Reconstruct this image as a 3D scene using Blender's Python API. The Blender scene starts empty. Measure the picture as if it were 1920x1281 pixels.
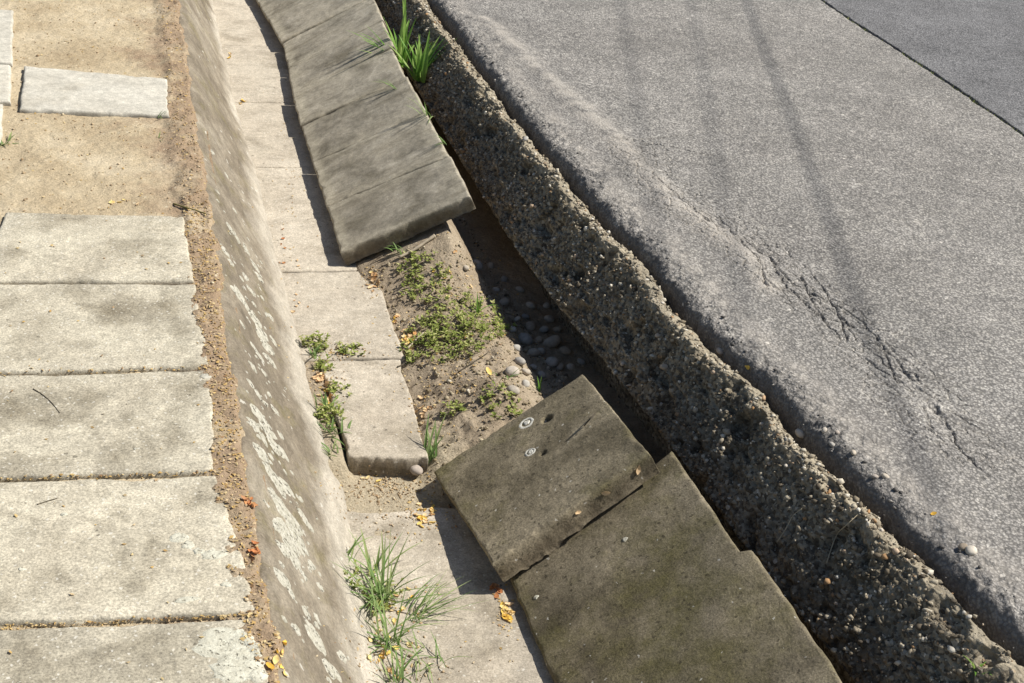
import bpy, math, random
import numpy as np
from mathutils import Vector, Matrix

random.seed(11)
RNG = np.random.default_rng(11)
SC = bpy.context.scene
COL = SC.collection

# ------------------------------------------------------------------ camera
F_PX, CX, CY, CAM_H = 2650.0, 960.0, 640.5, 1.6      # focal length in photo pixels, standing height
def camera_axes():
    v1 = np.array([200 - CX, 900 + CY, -F_PX]); v2 = np.array([11000 - CX, CY - 300, -F_PX])
    y = v1 / np.linalg.norm(v1)
    x = v2 - v2.dot(y) * y; x /= np.linalg.norm(x)
    return np.array([x, y, np.cross(x, y)])
RC = camera_axes()
cam_data = bpy.data.cameras.new('camera')
cam_data.sensor_width = 36.0
cam_data.lens = F_PX / 1920.0 * 36.0
cam_data.clip_start = 0.05
cam_data.clip_end = 400
cam = bpy.data.objects.new('camera', cam_data)
COL.objects.link(cam)
m = Matrix([list(RC[0]) + [0], list(RC[1]) + [0], list(RC[2]) + [CAM_H], [0, 0, 0, 1]])
cam.matrix_world = m
SC.camera = cam

# ------------------------------------------------------------------ light
SUN_EL = math.radians(51.5)
SUN_AZ = math.radians(-6.0)            # from the road side, a little behind the camera
SUN = Vector((math.cos(SUN_EL) * math.cos(SUN_AZ), math.cos(SUN_EL) * math.sin(SUN_AZ), math.sin(SUN_EL)))
world = bpy.data.worlds.new('World')
SC.world = world
world.use_nodes = True
wn = world.node_tree.nodes
sky = wn.new('ShaderNodeTexSky')
sky.sky_type = 'NISHITA'
sky.sun_disc = False
sky.sun_elevation = SUN_EL
sky.sun_rotation = math.atan2(SUN.x, SUN.y)
world.node_tree.links.new(sky.outputs[0], wn['Background'].inputs[0])
wn['Background'].inputs[1].default_value = 0.062
sd = bpy.data.lights.new('sun', 'SUN')
sd.energy = 4.6
sd.angle = math.radians(0.53)
sd.color = (1.0, 0.955, 0.88)
sun = bpy.data.objects.new('sun', sd)
sun.rotation_euler = SUN.to_track_quat('Z', 'Y').to_euler()
sun.location = (4, -2, 8)
COL.objects.link(sun)
SC.view_settings.view_transform = 'Standard'
SC.view_settings.look = 'None'
SC.view_settings.gamma = 1.0
SC.view_settings.use_curve_mapping = False
SC.view_settings.exposure = 0.46
SC.render.filter_size = 1.9

# ------------------------------------------------------------------ numbers
def un(px, py, z=0.0):
    """point at height z seen at photo pixel (px, py)"""
    d = RC @ np.array([px - CX, -(py - CY), -F_PX])
    t = (z - CAM_H) / d[2]
    return float(d[0] * t), float(d[1] * t), float(z)

def _h(ix, iy, iz, seed):
    n = (ix * 374761393 + iy * 668265263 + iz * 2147483647 + seed * 1274126177) & 0xFFFFFFFF
    n = ((n ^ (n >> 13)) * 1274126177) & 0xFFFFFFFF
    n = (n ^ (n >> 16)) & 0xFFFFFFFF
    return n.astype(np.float64) / 4294967295.0

def vn(x, y, z=0.0, seed=0):
    x, y, z = np.broadcast_arrays(np.asarray(x, float), np.asarray(y, float), np.asarray(z, float))
    x0, y0, z0 = np.floor(x).astype(np.int64), np.floor(y).astype(np.int64), np.floor(z).astype(np.int64)
    fx, fy, fz = x - x0, y - y0, z - z0
    fx, fy, fz = [t * t * (3 - 2 * t) for t in (fx, fy, fz)]
    r = 0
    for dx in (0, 1):
        for dy in (0, 1):
            for dz in (0, 1):
                w = (fx if dx else 1 - fx) * (fy if dy else 1 - fy) * (fz if dz else 1 - fz)
                r = r + w * _h(x0 + dx, y0 + dy, z0 + dz, seed)
    return r * 2 - 1

def fbm(x, y, z=0.0, f=1.0, octaves=4, seed=0, gain=0.5):
    r, a, s = 0, 1.0, 0.0
    for k in range(octaves):
        r = r + a * vn(np.asarray(x) * f, np.asarray(y) * f, np.asarray(z) * f, seed + k * 17)
        s += a; a *= gain; f *= 2.03
    return r / s

def worley(x, y, z, f, seed=0):
    """distance to the nearest jittered lattice point, in cells"""
    x, y, z = np.asarray(x) * f, np.asarray(y) * f, np.asarray(z) * f
    x0, y0, z0 = np.floor(x).astype(np.int64), np.floor(y).astype(np.int64), np.floor(z).astype(np.int64)
    best = np.full(np.shape(x), 9.0)
    for dx in (-1, 0, 1):
        for dy in (-1, 0, 1):
            for dz in (-1, 0, 1):
                cx, cy, cz = x0 + dx, y0 + dy, z0 + dz
                px = cx + _h(cx, cy, cz, seed); py = cy + _h(cx, cy, cz, seed + 5); pz = cz + _h(cx, cy, cz, seed + 9)
                best = np.minimum(best, (px - x) ** 2 + (py - y) ** 2 + (pz - z) ** 2)
    return np.sqrt(best)

def cell_edge(x, y, f, seed=0):
    """how far from the border of a 2D cell pattern, in cells"""
    x, y = np.asarray(x) * f, np.asarray(y) * f
    x0, y0 = np.floor(x).astype(np.int64), np.floor(y).astype(np.int64)
    a = np.full(np.shape(x), 9.0); b = a.copy()
    for dx in (-1, 0, 1):
        for dy in (-1, 0, 1):
            cx, cy = x0 + dx, y0 + dy
            d = np.hypot(cx + _h(cx, cy, 0 * cx, seed) - x, cy + _h(cx, cy, 0 * cx, seed + 5) - y)
            b = np.minimum(b, np.maximum(a, d)); a = np.minimum(a, d)
    return b - a

def smooth(a, b, x):
    t = np.clip((np.asarray(x) - a) / (b - a), 0, 1)
    return t * t * (3 - 2 * t)

def poly_dist(X, Y, pts):
    d = np.full(np.shape(X), 9.0)
    for (ax, ay), (bx, by) in zip(pts[:-1], pts[1:]):
        vx, vy = bx - ax, by - ay
        t = np.clip(((X - ax) * vx + (Y - ay) * vy) / (vx * vx + vy * vy), 0, 1)
        d = np.minimum(d, np.hypot(X - ax - t * vx, Y - ay - t * vy))
    return d

# ------------------------------------------------------------------ meshes and objects
def mesh_from(name, V, quads=None, faces=None, smooth_shade=True):
    me = bpy.data.meshes.new(name)
    if quads is not None:
        V = np.asarray(V, np.float32); Q = np.asarray(quads, np.int32)
        me.vertices.add(len(V)); me.vertices.foreach_set('co', V.ravel())
        me.loops.add(Q.size); me.loops.foreach_set('vertex_index', Q.ravel())
        me.polygons.add(len(Q))
        me.polygons.foreach_set('loop_start', np.arange(0, Q.size, Q.shape[1], dtype=np.int32))
        me.update(calc_edges=True)
    else:
        me.from_pydata([tuple(map(float, v)) for v in V], [], [tuple(map(int, f)) for f in faces])
        me.update()
    if smooth_shade:
        me.polygons.foreach_set('use_smooth', np.ones(len(me.polygons), bool))
    return me

def obj(name, me, mat=None, parent=None, loc=None):
    o = bpy.data.objects.new(name, me)
    COL.objects.link(o)
    if me is not None and mat is not None and not me.materials:
        me.materials.append(mat)
    if loc is not None:
        o.location = loc
    if parent is not None:
        o.parent = parent
    return o

def tag(o, label=None, cat=None, group=None, kind=None):
    if label: o['label'] = label
    if cat: o['category'] = cat
    if group: o['group'] = group
    if kind: o['kind'] = kind
    return o

def empty(name, loc):
    o = bpy.data.objects.new(name, None)
    COL.objects.link(o)
    o.location = loc
    o.empty_display_size = 0.02
    return o

def grid_quads(nv, nu):
    i = np.arange(nv * nu).reshape(nv, nu)
    return np.stack([i[:-1, :-1], i[:-1, 1:], i[1:, 1:], i[1:, :-1]], -1).reshape(-1, 4)

def axis(*segs):
    """(start, stop, step) stretches joined into one coordinate list"""
    a = []
    for s, e, d in segs:
        a += list(np.linspace(s, e, max(2, int(round((e - s) / d)) + 1))[:-1])
    return np.array(a + [segs[-1][1]])

def attr(me, name, vals):
    a = me.attributes.new(name, 'FLOAT', 'POINT')
    a.data.foreach_set('value', np.asarray(vals, np.float32).ravel())

# ------------------------------------------------------------------ materials
def lin(hexs):
    h = hexs.lstrip('#')
    c = [int(h[i:i + 2], 16) / 255 for i in (0, 2, 4)]
    return tuple([x / 12.92 if x <= 0.04045 else ((x + 0.055) / 1.055) ** 2.4 for x in c] + [1.0])

class G:
    def __init__(self, name, rough=0.9, spec=0.25):
        self.m = bpy.data.materials.new(name); self.m.use_nodes = True
        self.t = self.m.node_tree; self.b = self.t.nodes['Principled BSDF']
        self.b.inputs['Roughness'].default_value = rough
        self.b.inputs['Specular IOR Level'].default_value = spec
        self.P = self.t.nodes.new('ShaderNodeNewGeometry').outputs['Position']
    def put(self, sock, v):
        if hasattr(v, 'links') or isinstance(v, bpy.types.NodeSocket): self.t.links.new(v, sock)
        else: sock.default_value = v
    def noise(self, scale, detail=4, rough=0.55, vec=None, dist=0.0):
        n = self.t.nodes.new('ShaderNodeTexNoise')
        self.put(n.inputs['Vector'], vec or self.P); n.inputs['Scale'].default_value = scale
        n.inputs['Detail'].default_value = detail; n.inputs['Roughness'].default_value = rough
        n.inputs['Distortion'].default_value = dist
        return n.outputs['Fac']
    def vor(self, scale, feature='F1', vec=None, rnd=1.0):
        n = self.t.nodes.new('ShaderNodeTexVoronoi'); n.feature = feature
        self.put(n.inputs['Vector'], vec or self.P); n.inputs['Scale'].default_value = scale
        n.inputs['Randomness'].default_value = rnd
        return n
    def ramp(self, fac, stops, interp='LINEAR'):
        n = self.t.nodes.new('ShaderNodeValToRGB'); self.put(n.inputs[0], fac)
        cr = n.color_ramp; cr.interpolation = interp
        while len(cr.elements) < len(stops): cr.elements.new(0.5)
        for e, (p, c) in zip(cr.elements, stops):
            e.position = p
            e.color = lin(c) if isinstance(c, str) else (c if hasattr(c, '__len__') else (c, c, c, 1))
        return n.outputs[0]
    def mix(self, fac, a, b, mode='MIX'):
        n = self.t.nodes.new('ShaderNodeMix'); n.data_type = 'RGBA'; n.blend_type = mode
        self.put(n.inputs[0], fac)
        self.put(n.inputs[6], lin(a) if isinstance(a, str) else a)
        self.put(n.inputs[7], lin(b) if isinstance(b, str) else b)
        return n.outputs[2]
    def math(self, op, a, b=0.0, c=0.0):
        n = self.t.nodes.new('ShaderNodeMath'); n.operation = op
        self.put(n.inputs[0], a); self.put(n.inputs[1], b); self.put(n.inputs[2], c)
        return n.outputs[0]
    def warp(self, scale, amt):
        n = self.t.nodes.new('ShaderNodeTexNoise'); self.put(n.inputs['Vector'], self.P); n.inputs['Scale'].default_value = scale; n.inputs['Detail'].default_value = 3
        a = self.t.nodes.new('ShaderNodeVectorMath'); a.operation = 'MULTIPLY_ADD'
        self.put(a.inputs[0], n.outputs['Color']); a.inputs[1].default_value = (amt,) * 3; self.put(a.inputs[2], self.P)
        return a.outputs[0]
    def stretch(self, s):
        n = self.t.nodes.new('ShaderNodeVectorMath'); n.operation = 'MULTIPLY'
        self.put(n.inputs[0], self.P); n.inputs[1].default_value = s
        return n.outputs[0]
    def sep(self):
        n = self.t.nodes.new('ShaderNodeSeparateXYZ'); self.put(n.inputs[0], self.P); return n.outputs
    def attr(self, name):
        n = self.t.nodes.new('ShaderNodeAttribute'); n.attribute_name = name; return n.outputs['Fac']
    def rand(self):
        return self.t.nodes.new('ShaderNodeObjectInfo').outputs['Random']
    def island(self):
        return self.t.nodes.new('ShaderNodeNewGeometry').outputs['Random Per Island']
    def bump(self, h, dist, strength=1.0, normal=None):
        n = self.t.nodes.new('ShaderNodeBump'); self.put(n.inputs['Height'], h)
        n.inputs['Distance'].default_value = dist; n.inputs['Strength'].default_value = strength
        if normal is not None: self.put(n.inputs['Normal'], normal)
        return n.outputs[0]
    def done(self, color, normal=None):
        self.put(self.b.inputs['Base Color'], color)
        if normal is not None: self.put(self.b.inputs['Normal'], normal)
        return self.m

def concrete(name, light, mid, dark, stain_lo=0.46, stain_hi=0.62, stain_scale=2.6, grain=0.22, pit=0.0,
             moss=None, moss_lo=0.5, speck=0.5, streak=None, bump=0.0016, border=None, border_amt=0.7):
    g = G(name, 0.93, 0.2)
    base = g.ramp(g.noise(5.5, 6, 0.6), [(0.3, mid), (0.7, light)])
    st = g.ramp(g.noise(stain_scale, 7, 0.62, dist=0.4), [(stain_lo, 0.0), (stain_hi, 1.0)])
    col = g.mix(st, base, dark)
    if moss:
        ms = g.ramp(g.noise(4.1, 7, 0.7), [(moss_lo, 0.0), (moss_lo + 0.16, 0.85)])
        col = g.mix(ms, col, moss)
    if border: col = g.mix(g.math('MULTIPLY', g.attr('border'), border_amt), col, border)
    if streak:
        sk = g.ramp(g.noise(1.0, 5, 0.6, vec=g.stretch((3.0, 24, 3.0))), [(0.52, 0.0), (0.72, 0.6)])
        col = g.mix(sk, col, streak)
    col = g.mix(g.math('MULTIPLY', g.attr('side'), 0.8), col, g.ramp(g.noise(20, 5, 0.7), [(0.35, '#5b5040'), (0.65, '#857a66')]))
    col = g.mix(1.0, col, g.ramp(g.rand(), [(0.0, 0.90), (1.0, 1.07)]), 'MULTIPLY')
    fine = g.noise(230, 4, 0.7)
    col = g.mix(1.0, col, g.ramp(fine, [(0.28, 1 - grain * 1.6), (0.72, 1 + grain)]), 'MULTIPLY')
    midn = g.noise(60, 5, 0.7)
    col = g.mix(1.0, col, g.ramp(midn, [(0.28, 0.76), (0.72, 1.18)]), 'MULTIPLY')
    wv = g.warp(160, 0.012)
    col = g.mix(1.0, col, g.ramp(g.noise(17, 6, 0.7), [(0.3, 0.82), (0.7, 1.12)]), 'MULTIPLY')
    v = g.vor(95, vec=wv)
    wh = g.math('MULTIPLY', g.math('LESS_THAN', v.outputs['Distance'], 0.24),
                g.math('GREATER_THAN', g.mix(0.0, v.outputs['Color'], '#000000'), 1.0 - 0.35 * speck))
    col = g.mix(g.math('MULTIPLY', wh, 0.5), col, '#dcd8cc')
    v2 = g.vor(70, vec=wv)
    dk = g.math('MULTIPLY', g.math('LESS_THAN', v2.outputs['Distance'], 0.26),
                g.math('GREATER_THAN', g.mix(0.0, v2.outputs['Color'], '#000000'), 1.0 - 0.30 * pit))
    col = g.mix(g.math('MULTIPLY', dk, 0.55), col, '#332e24')
    h = g.math('ADD', g.math('MULTIPLY', fine, 0.7), midn)
    h = g.math('SUBTRACT', h, g.math('MULTIPLY', dk, 1.4))
    return g.done(col, g.bump(h, bump, 0.9))

M = {}
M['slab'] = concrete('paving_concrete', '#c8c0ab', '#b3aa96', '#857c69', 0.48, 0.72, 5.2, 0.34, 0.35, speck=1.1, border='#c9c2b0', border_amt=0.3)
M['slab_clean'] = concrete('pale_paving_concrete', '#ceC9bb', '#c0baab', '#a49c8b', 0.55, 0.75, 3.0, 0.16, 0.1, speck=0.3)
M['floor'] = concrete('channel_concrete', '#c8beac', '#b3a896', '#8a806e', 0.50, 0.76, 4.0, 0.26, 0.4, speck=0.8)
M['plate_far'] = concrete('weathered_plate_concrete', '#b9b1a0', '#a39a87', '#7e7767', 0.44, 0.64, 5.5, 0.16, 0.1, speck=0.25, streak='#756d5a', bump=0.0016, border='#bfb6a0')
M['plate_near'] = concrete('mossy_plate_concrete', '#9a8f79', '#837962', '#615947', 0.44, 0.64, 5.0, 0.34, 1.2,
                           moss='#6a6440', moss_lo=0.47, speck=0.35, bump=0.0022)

def bank_material():
    g = G('bank_concrete', 0.94, 0.15)
    film = g.ramp(g.noise(5, 6, 0.65), [(0.28, '#6d6456'), (0.5, '#847a6a'), (0.72, '#a29988')])
    film = g.mix(g.ramp(g.noise(9, 6, 0.7), [(0.53, 0.0), (0.72, 0.6)]), film, '#787049')
    film = g.mix(g.ramp(g.noise(13, 5, 0.7), [(0.56, 0.0), (0.7, 0.5)]), film, '#5f564a')
    clean = g.ramp(g.noise(7, 5), [(0.3, '#a69e8f'), (0.7, '#bbb3a4')])
    s = g.math('ADD', g.attr('down'), g.math('MULTIPLY', g.math('SUBTRACT', g.noise(2.6, 3, 0.5), 0.5), 0.75))
    s = g.math('ADD', s, g.math('MULTIPLY', g.math('SUBTRACT', g.noise(22, 4, 0.6), 0.5), 0.14))
    col = g.mix(g.ramp(s, [(0.74, 0.0), (0.92, 1.0)]), film, clean)
    fine = g.noise(170, 5, 0.7)
    col = g.mix(1.0, col, g.ramp(fine, [(0.25, 0.6), (0.75, 1.3)]), 'MULTIPLY')
    col = g.mix(1.0, col, g.ramp(g.noise(1.0, 6, 0.7, vec=g.stretch((40, 14, 30))), [(0.3, 0.75), (0.7, 1.2)]), 'MULTIPLY')
    v = g.vor(48, vec=g.warp(90, 0.02))
    wh = g.math('MULTIPLY', g.math('LESS_THAN', v.outputs['Distance'], 0.3),
                g.math('GREATER_THAN', g.mix(0.0, v.outputs['Color'], '#000000'), 0.86))
    col = g.mix(g.math('MULTIPLY', wh, 0.6), col, '#c9c6ba')
    return g.done(col, g.bump(g.math('ADD', fine, g.noise(45, 4)), 0.0025, 0.9))
M['bank'] = bank_material()

def rubble_material():
    g = G('eroded_aggregate_concrete', 0.92, 0.2)
    w = g.noise(30, 3)
    v = g.vor(120); v3 = g.vor(52)
    cell = g.mix(0.0, v.outputs['Color'], '#000000')
    col = g.ramp(cell, [(0.0, '#463f36'), (0.3, '#8a806d'), (0.52, '#a69c88'), (0.72, '#5d5549'), (0.88, '#c2b9a8'), (0.96, '#ece7dc')], 'CONSTANT')
    col = g.mix(0.35, col, g.ramp(g.noise(85, 5, 0.7), [(0.3, '#423a2f'), (0.5, '#857a66'), (0.72, '#c4b9a2')]))
    big = g.math('MULTIPLY', g.math('LESS_THAN', v3.outputs['Distance'], 0.3),
                 g.math('GREATER_THAN', g.mix(0.0, v3.outputs['Color'], '#000000'), 0.8))
    col = g.mix(big, col, g.ramp(w, [(0.4, '#b0a48c'), (0.5, '#a88a64'), (0.6, '#d0cabb')]))
    col = g.mix(g.ramp(g.noise(5, 5, 0.65), [(0.42, 0.0), (0.66, 0.55)]), col, '#50483a')
    rim = g.math('MULTIPLY', g.attr('rim'), g.ramp(g.noise(24, 4), [(0.3, 0.3), (0.6, 1.0)]))
    col = g.mix(g.math('MULTIPLY', rim, 0.7), col, '#b8ad96')
    h = g.math('ADD', g.math('MULTIPLY', g.math('SUBTRACT', 1.0, v.outputs['Distance']), 0.8), g.noise(160, 4, 0.7))
    return g.done(col, g.bump(h, 0.0045, 1.0))
M['rubble'] = rubble_material()

def asphalt(name, tones, tint_a, tint_b, scale=150, contrast=0.75, dusty=False, bump=0.0024):
    g = G(name, 0.85, 0.3)
    wv = g.warp(scale * 1.1, 1.1 / scale)
    v = g.vor(scale, vec=wv); cell = g.mix(0.0, v.outputs['Color'], '#000000')
    vb = g.vor(scale * 0.48, vec=wv); cellb = g.mix(0.0, vb.outputs['Color'], '#000000')
    stone = g.mix(g.ramp(g.noise(scale * 0.3, 2), [(0.45, 0.0), (0.55, 1.0)]), g.ramp(cell, tones, 'LINEAR'), g.ramp(cellb, tones, 'LINEAR'))
    edge = g.ramp(v.outputs['Distance'], [(0.28, 1.0), (0.62, 1.0 - contrast)])
    tint = g.ramp(g.noise(1.7, 6, 0.6), [(0.3, tint_a), (0.7, tint_b)])
    col = g.mix(0.57, stone, tint)
    col = g.mix(1.0, col, g.ramp(g.noise(2.3, 4, 0.6), [(0.32, 0.86), (0.68, 1.10)]), 'MULTIPLY')
    col = g.mix(1.0, col, edge, 'MULTIPLY')
    col = g.mix(1.0, col, g.ramp(g.noise(420, 3, 0.7), [(0.25, 0.84), (0.75, 1.16)]), 'MULTIPLY')
    col = g.mix(1.0, col, g.ramp(g.noise(38, 5, 0.7), [(0.3, 0.80), (0.7, 1.16)]), 'MULTIPLY')
    col = g.mix(1.0, col, g.ramp(g.noise(7, 6, 0.68), [(0.3, 0.82), (0.7, 1.12)]), 'MULTIPLY')
    if dusty:
        d = g.math('MULTIPLY', g.attr('dust'), g.ramp(g.noise(14, 5, 0.65), [(0.34, 0.0), (0.62, 1.0)]))
        col = g.mix(g.math('MULTIPLY', d, 0.65), col, '#b9b1a5')
        sm = g.math('MULTIPLY', g.attr('tar'), g.ramp(g.noise(10, 5, 0.65), [(0.3, 0.35), (0.6, 1.0)]))
        col = g.mix(sm, col, g.ramp(g.noise(70, 5, 0.7), [(0.3, '#454240'), (0.7, '#736e69')]))
        v5 = g.vor(30)
        wh = g.math('MULTIPLY', g.math('LESS_THAN', v5.outputs['Distance'], 0.16),
                    g.math('GREATER_THAN', g.mix(0.0, v5.outputs['Color'], '#000000'), 0.9))
        col = g.mix(g.math('MULTIPLY', wh, 0.8), col, '#c9c3b8')
    h = g.math('ADD', g.math('SUBTRACT', 1.0, v.outputs['Distance']), g.math('MULTIPLY', g.noise(260, 3, 0.6), 0.6))
    return g.done(col, g.bump(h, bump, 1.0))
M['asphalt'] = asphalt('worn_asphalt', [(0.0, '#5f5b57'), (0.35, '#8e8983'), (0.62, '#a8a29a'), (0.82, '#c4bdb1'), (1.0, '#f0ebe0')],
                       '#9a9690', '#a5a29c', 140, 0.55, True)
M['asphalt_new'] = asphalt('dark_asphalt', [(0.0, '#696969'), (0.5, '#868584'), (0.85, '#9a9896'), (1.0, '#c5c1bd')],
                           '#7f7e7f', '#8c8b8c', 150, 0.6)

def soil(name, a, b, c, red=None, scale=1.0, bump=0.004, grit=None):
    g = G(name, 0.97, 0.1)
    col = g.ramp(g.noise(4 * scale, 7, 0.65), [(0.3, a), (0.52, b), (0.74, c)])
    if red:
        x = g.sep()[0]
        k = g.math('ADD', g.math('MULTIPLY', g.math('ADD', x, 0.05), 3.2), g.math('MULTIPLY', g.math('SUBTRACT', g.noise(5, 6, 0.65), 0.5), 2.6))
        col = g.mix(g.ramp(k, [(0.2, 0.0), (0.75, 0.75)]), col, red)
    if grit: col = g.mix(g.attr('grit'), col, grit)
    fine = g.noise(150, 5, 0.75)
    col = g.mix(1.0, col, g.ramp(fine, [(0.25, 0.6), (0.75, 1.3)]), 'MULTIPLY')
    v = g.vor(75)
    cell = g.mix(0.0, v.outputs['Color'], '#000000')
    wh = g.math('MULTIPLY', g.math('LESS_THAN', v.outputs['Distance'], 0.3), g.math('GREATER_THAN', cell, 0.86))
    col = g.mix(g.math('MULTIPLY', wh, 0.7), col, '#cfc3a8')
    h = g.math('ADD', fine, g.math('MULTIPLY', g.noise(50, 5, 0.7), 1.5))
    return g.done(col, g.bump(h, bump, 1.0))
M['soil'] = soil('dry_sandy_soil', '#a89679', '#bcac8f', '#cfc1a6', red='#957d66')
M['bed'] = soil('damp_crumbly_soil', '#8c7c68', '#a99a84', '#c0b29b', bump=0.006, grit='#b8ab92')
M['grit'] = soil('gritty_sediment', '#a29379', '#b3a58a', '#c3b69c', bump=0.004)

def simple(name, stops, by='rand', rough=0.8, n_scale=60, var=0.25, spec=0.25, trans=None):
    g = G(name, rough, spec)
    r = g.rand() if by == 'rand' else g.island()
    col = g.ramp(r, stops)
    col = g.mix(1.0, col, g.ramp(g.noise(n_scale, 4, 0.65), [(0.25, 1 - var), (0.75, 1 + var)]), 'MULTIPLY')
    m_ = g.done(col, g.bump(g.noise(n_scale * 3, 3), 0.001, 0.6))
    if trans:
        out = g.t.nodes['Material Output']
        tr = g.t.nodes.new('ShaderNodeBsdfTranslucent'); g.put(tr.inputs[0], col)
        mx = g.t.nodes.new('ShaderNodeMixShader'); mx.inputs[0].default_value = trans
        g.t.links.new(g.b.outputs[0], mx.inputs[1]); g.t.links.new(tr.outputs[0], mx.inputs[2])
        g.t.links.new(mx.outputs[0], out.inputs[0])
    return m_
M['pebble'] = simple('river_pebble', [(0.0, '#8e8a84'), (0.3, '#b5b0a6'), (0.55, '#9d8f7c'), (0.8, '#c9c0b0'), (1.0, '#a0958a')], n_scale=90)
M['gravel'] = simple('small_grit', [(0.0, '#846f55'), (0.35, '#a08a6b'), (0.7, '#b39e7f'), (0.92, '#c6b799'), (1.0, '#86674c')], by='island', n_scale=200)
M['chips'] = simple('concrete_crumbs', [(0.0, '#554b3c'), (0.35, '#7f7259'), (0.65, '#988b70'), (0.92, '#aa9e85'), (1.0, '#c3baa6')], by='island', n_scale=200)
M['stones'] = simple('exposed_aggregate', [(0.0, '#4b4338'), (0.3, '#7a6f5c'), (0.55, '#978c78'), (0.78, '#b3a994'), (0.9, '#d3ccbd'), (0.96, '#a8835a'), (1.0, '#8b7a66')], by='island', n_scale=160)
M['rubble_grey'] = simple('asphalt_crumb', [(0.0, '#4a4744'), (0.5, '#6f6b66'), (0.9, '#8f8a83'), (1.0, '#b5aea4')], by='island', n_scale=200)
M['litter'] = simple('dry_flakes', [(0.0, '#a98a58'), (0.3, '#c2a468'), (0.55, '#cdb98a'), (0.8, '#c4ae8a'), (1.0, '#8f6f4e')], by='island', trans=0.2)
M['flake'] = simple('yellow_flakes', [(0.0, '#d9ac45'), (0.35, '#e8c869'), (0.65, '#ead69c'), (0.85, '#e0c49c'), (1.0, '#cf9a5c')], trans=0.2)
M['orange'] = simple('orange_flakes', [(0.0, '#b5754a'), (0.5, '#c48d5c'), (1.0, '#b08563')], trans=0.2)
M['tan'] = simple('tan_dry_leaf', [(0.0, '#d8b68a'), (0.5, '#dfc39a'), (1.0, '#c99d6c')], trans=0.2)
M['grass'] = simple('fresh_grass', [(0.0, '#61903a'), (0.5, '#82ab4a'), (1.0, '#a8c06c')], rough=0.55, trans=0.4, var=0.15)
M['grass_dull'] = simple('greyish_grass', [(0.0, '#638243'), (0.5, '#809a5c'), (1.0, '#a0ae74')], rough=0.6, trans=0.35, var=0.2)
M['weed'] = simple('weed_leaves', [(0.0, '#657330'), (0.4, '#8d9a4a'), (0.75, '#aab066'), (1.0, '#bcb684')], by='island', rough=0.65, trans=0.3)
M['stem'] = simple('weed_stem', [(0.0, '#6f6a3c'), (1.0, '#837650')])
M['twig'] = simple('grey_twig', [(0.0, '#a29684'), (1.0, '#b3a690')], n_scale=120)
M['dark_twig'] = simple('dark_twig', [(0.0, '#4b4438'), (1.0, '#5b5244')], n_scale=120)
M['straw'] = simple('straw', [(0.0, '#b7a788'), (1.0, '#c4b69a')])
M['cable'] = simple('black_cable', [(0.0, '#1c1c1c'), (1.0, '#222222')])
def lichen_mat(name, a, b, lo):
    g = G(name, 0.95, 0.1)
    col = g.ramp(g.noise(70, 6, 0.75), [(0.35, a), (0.62, b)])
    col = g.mix(1.0, col, g.ramp(g.noise(260, 3, 0.7), [(0.25, 0.72), (0.75, 1.2)]), 'MULTIPLY')
    m_ = g.done(col, g.bump(g.noise(180, 4, 0.7), 0.002, 1.0))
    tr = g.t.nodes.new('ShaderNodeBsdfTransparent'); mx = g.t.nodes.new('ShaderNodeMixShader')
    g.put(mx.inputs[0], g.ramp(g.noise(95, 5, 0.7), [(lo, 0.0), (lo + 0.08, 1.0)]))
    g.t.links.new(tr.outputs[0], mx.inputs[1]); g.t.links.new(g.b.outputs[0], mx.inputs[2]); g.t.links.new(mx.outputs[0], g.t.nodes['Material Output'].inputs[0])
    return m_
M['lichen'] = lichen_mat('pale_lichen', '#a09c8b', '#c0bcae', 0.38)
M['lichen_ring'] = lichen_mat('white_ring_lichen', '#c4c0b2', '#dfdcd0', 0.30)
M['lichen_grey'] = lichen_mat('greenish_lichen', '#b3af9d', '#d0cdbb', 0.36)

# ------------------------------------------------------------------ profile of the place (metres, +Y along the ditch, +X to the road)
YF = axis((-8, 0.6, 0.2), (0.6, 1.3, 0.03), (1.3, 3.6, 0.0045), (3.6, 6.9, 0.0065), (6.9, 9, 0.05), (9, 40, 0.6))
EDGE_Y = [-8, 1.607, 1.695, 1.804, 1.938, 2.084, 2.242, 2.371, 2.531, 2.734, 2.956, 3.204, 3.445, 3.754, 4.012, 4.401, 4.731, 5.169, 5.521, 7, 40]
EDGE_X = [1.50, 1.482, 1.47, 1.456, 1.438, 1.418, 1.397, 1.379, 1.37, 1.33, 1.314, 1.312, 1.281, 1.259, 1.245, 1.227, 1.219, 1.214, 1.20, 1.18, 1.15]
def edge(Y): return np.interp(Y, EDGE_Y, EDGE_X)
BASE_Y = [-8, 1.77, 2.17, 2.58, 2.93, 3.25, 3.73, 5.3, 40]
BASE_X = [1.30, 1.288, 1.24, 1.213, 1.178, 1.135, 1.10, 1.06, 1.04]
def base(Y): return np.interp(Y, BASE_Y, BASE_X)

# --- soil beside and between the paving slabs: one sheet out to the far left
def build_ground():
    xs = axis((-40, -3, 2.0), (-3, -0.62, 0.08), (-0.62, 0.24, 0.006))
    X, Y = np.meshgrid(xs, YF)
    Z = -0.004 + 0.005 * fbm(X, Y, 0, 9, 4, 3) + 0.0035 * fbm(X, Y, 0, 60, 3, 5)
    strip = smooth(0.12, 0.15, X)
    Z += smooth(0.105, 0.15, X + 0.035 * fbm(X, Y, 0, 6, 5, 9, 0.65)) * (0.013 + 0.010 * fbm(X, Y, 0, 28, 4, 8)) - 0.05 * smooth(0.196, 0.225, X + 0.020 * fbm(X, Y, 0, 7, 4, 4, 0.65))
    me = mesh_from('ground', np.stack([X, Y, Z], -1).reshape(-1, 3), grid_quads(*X.shape))
    return tag(obj('ground', me, M['soil']), 'dry sandy soil with crumbs around the paving slabs', kind='structure')
build_ground()

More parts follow.
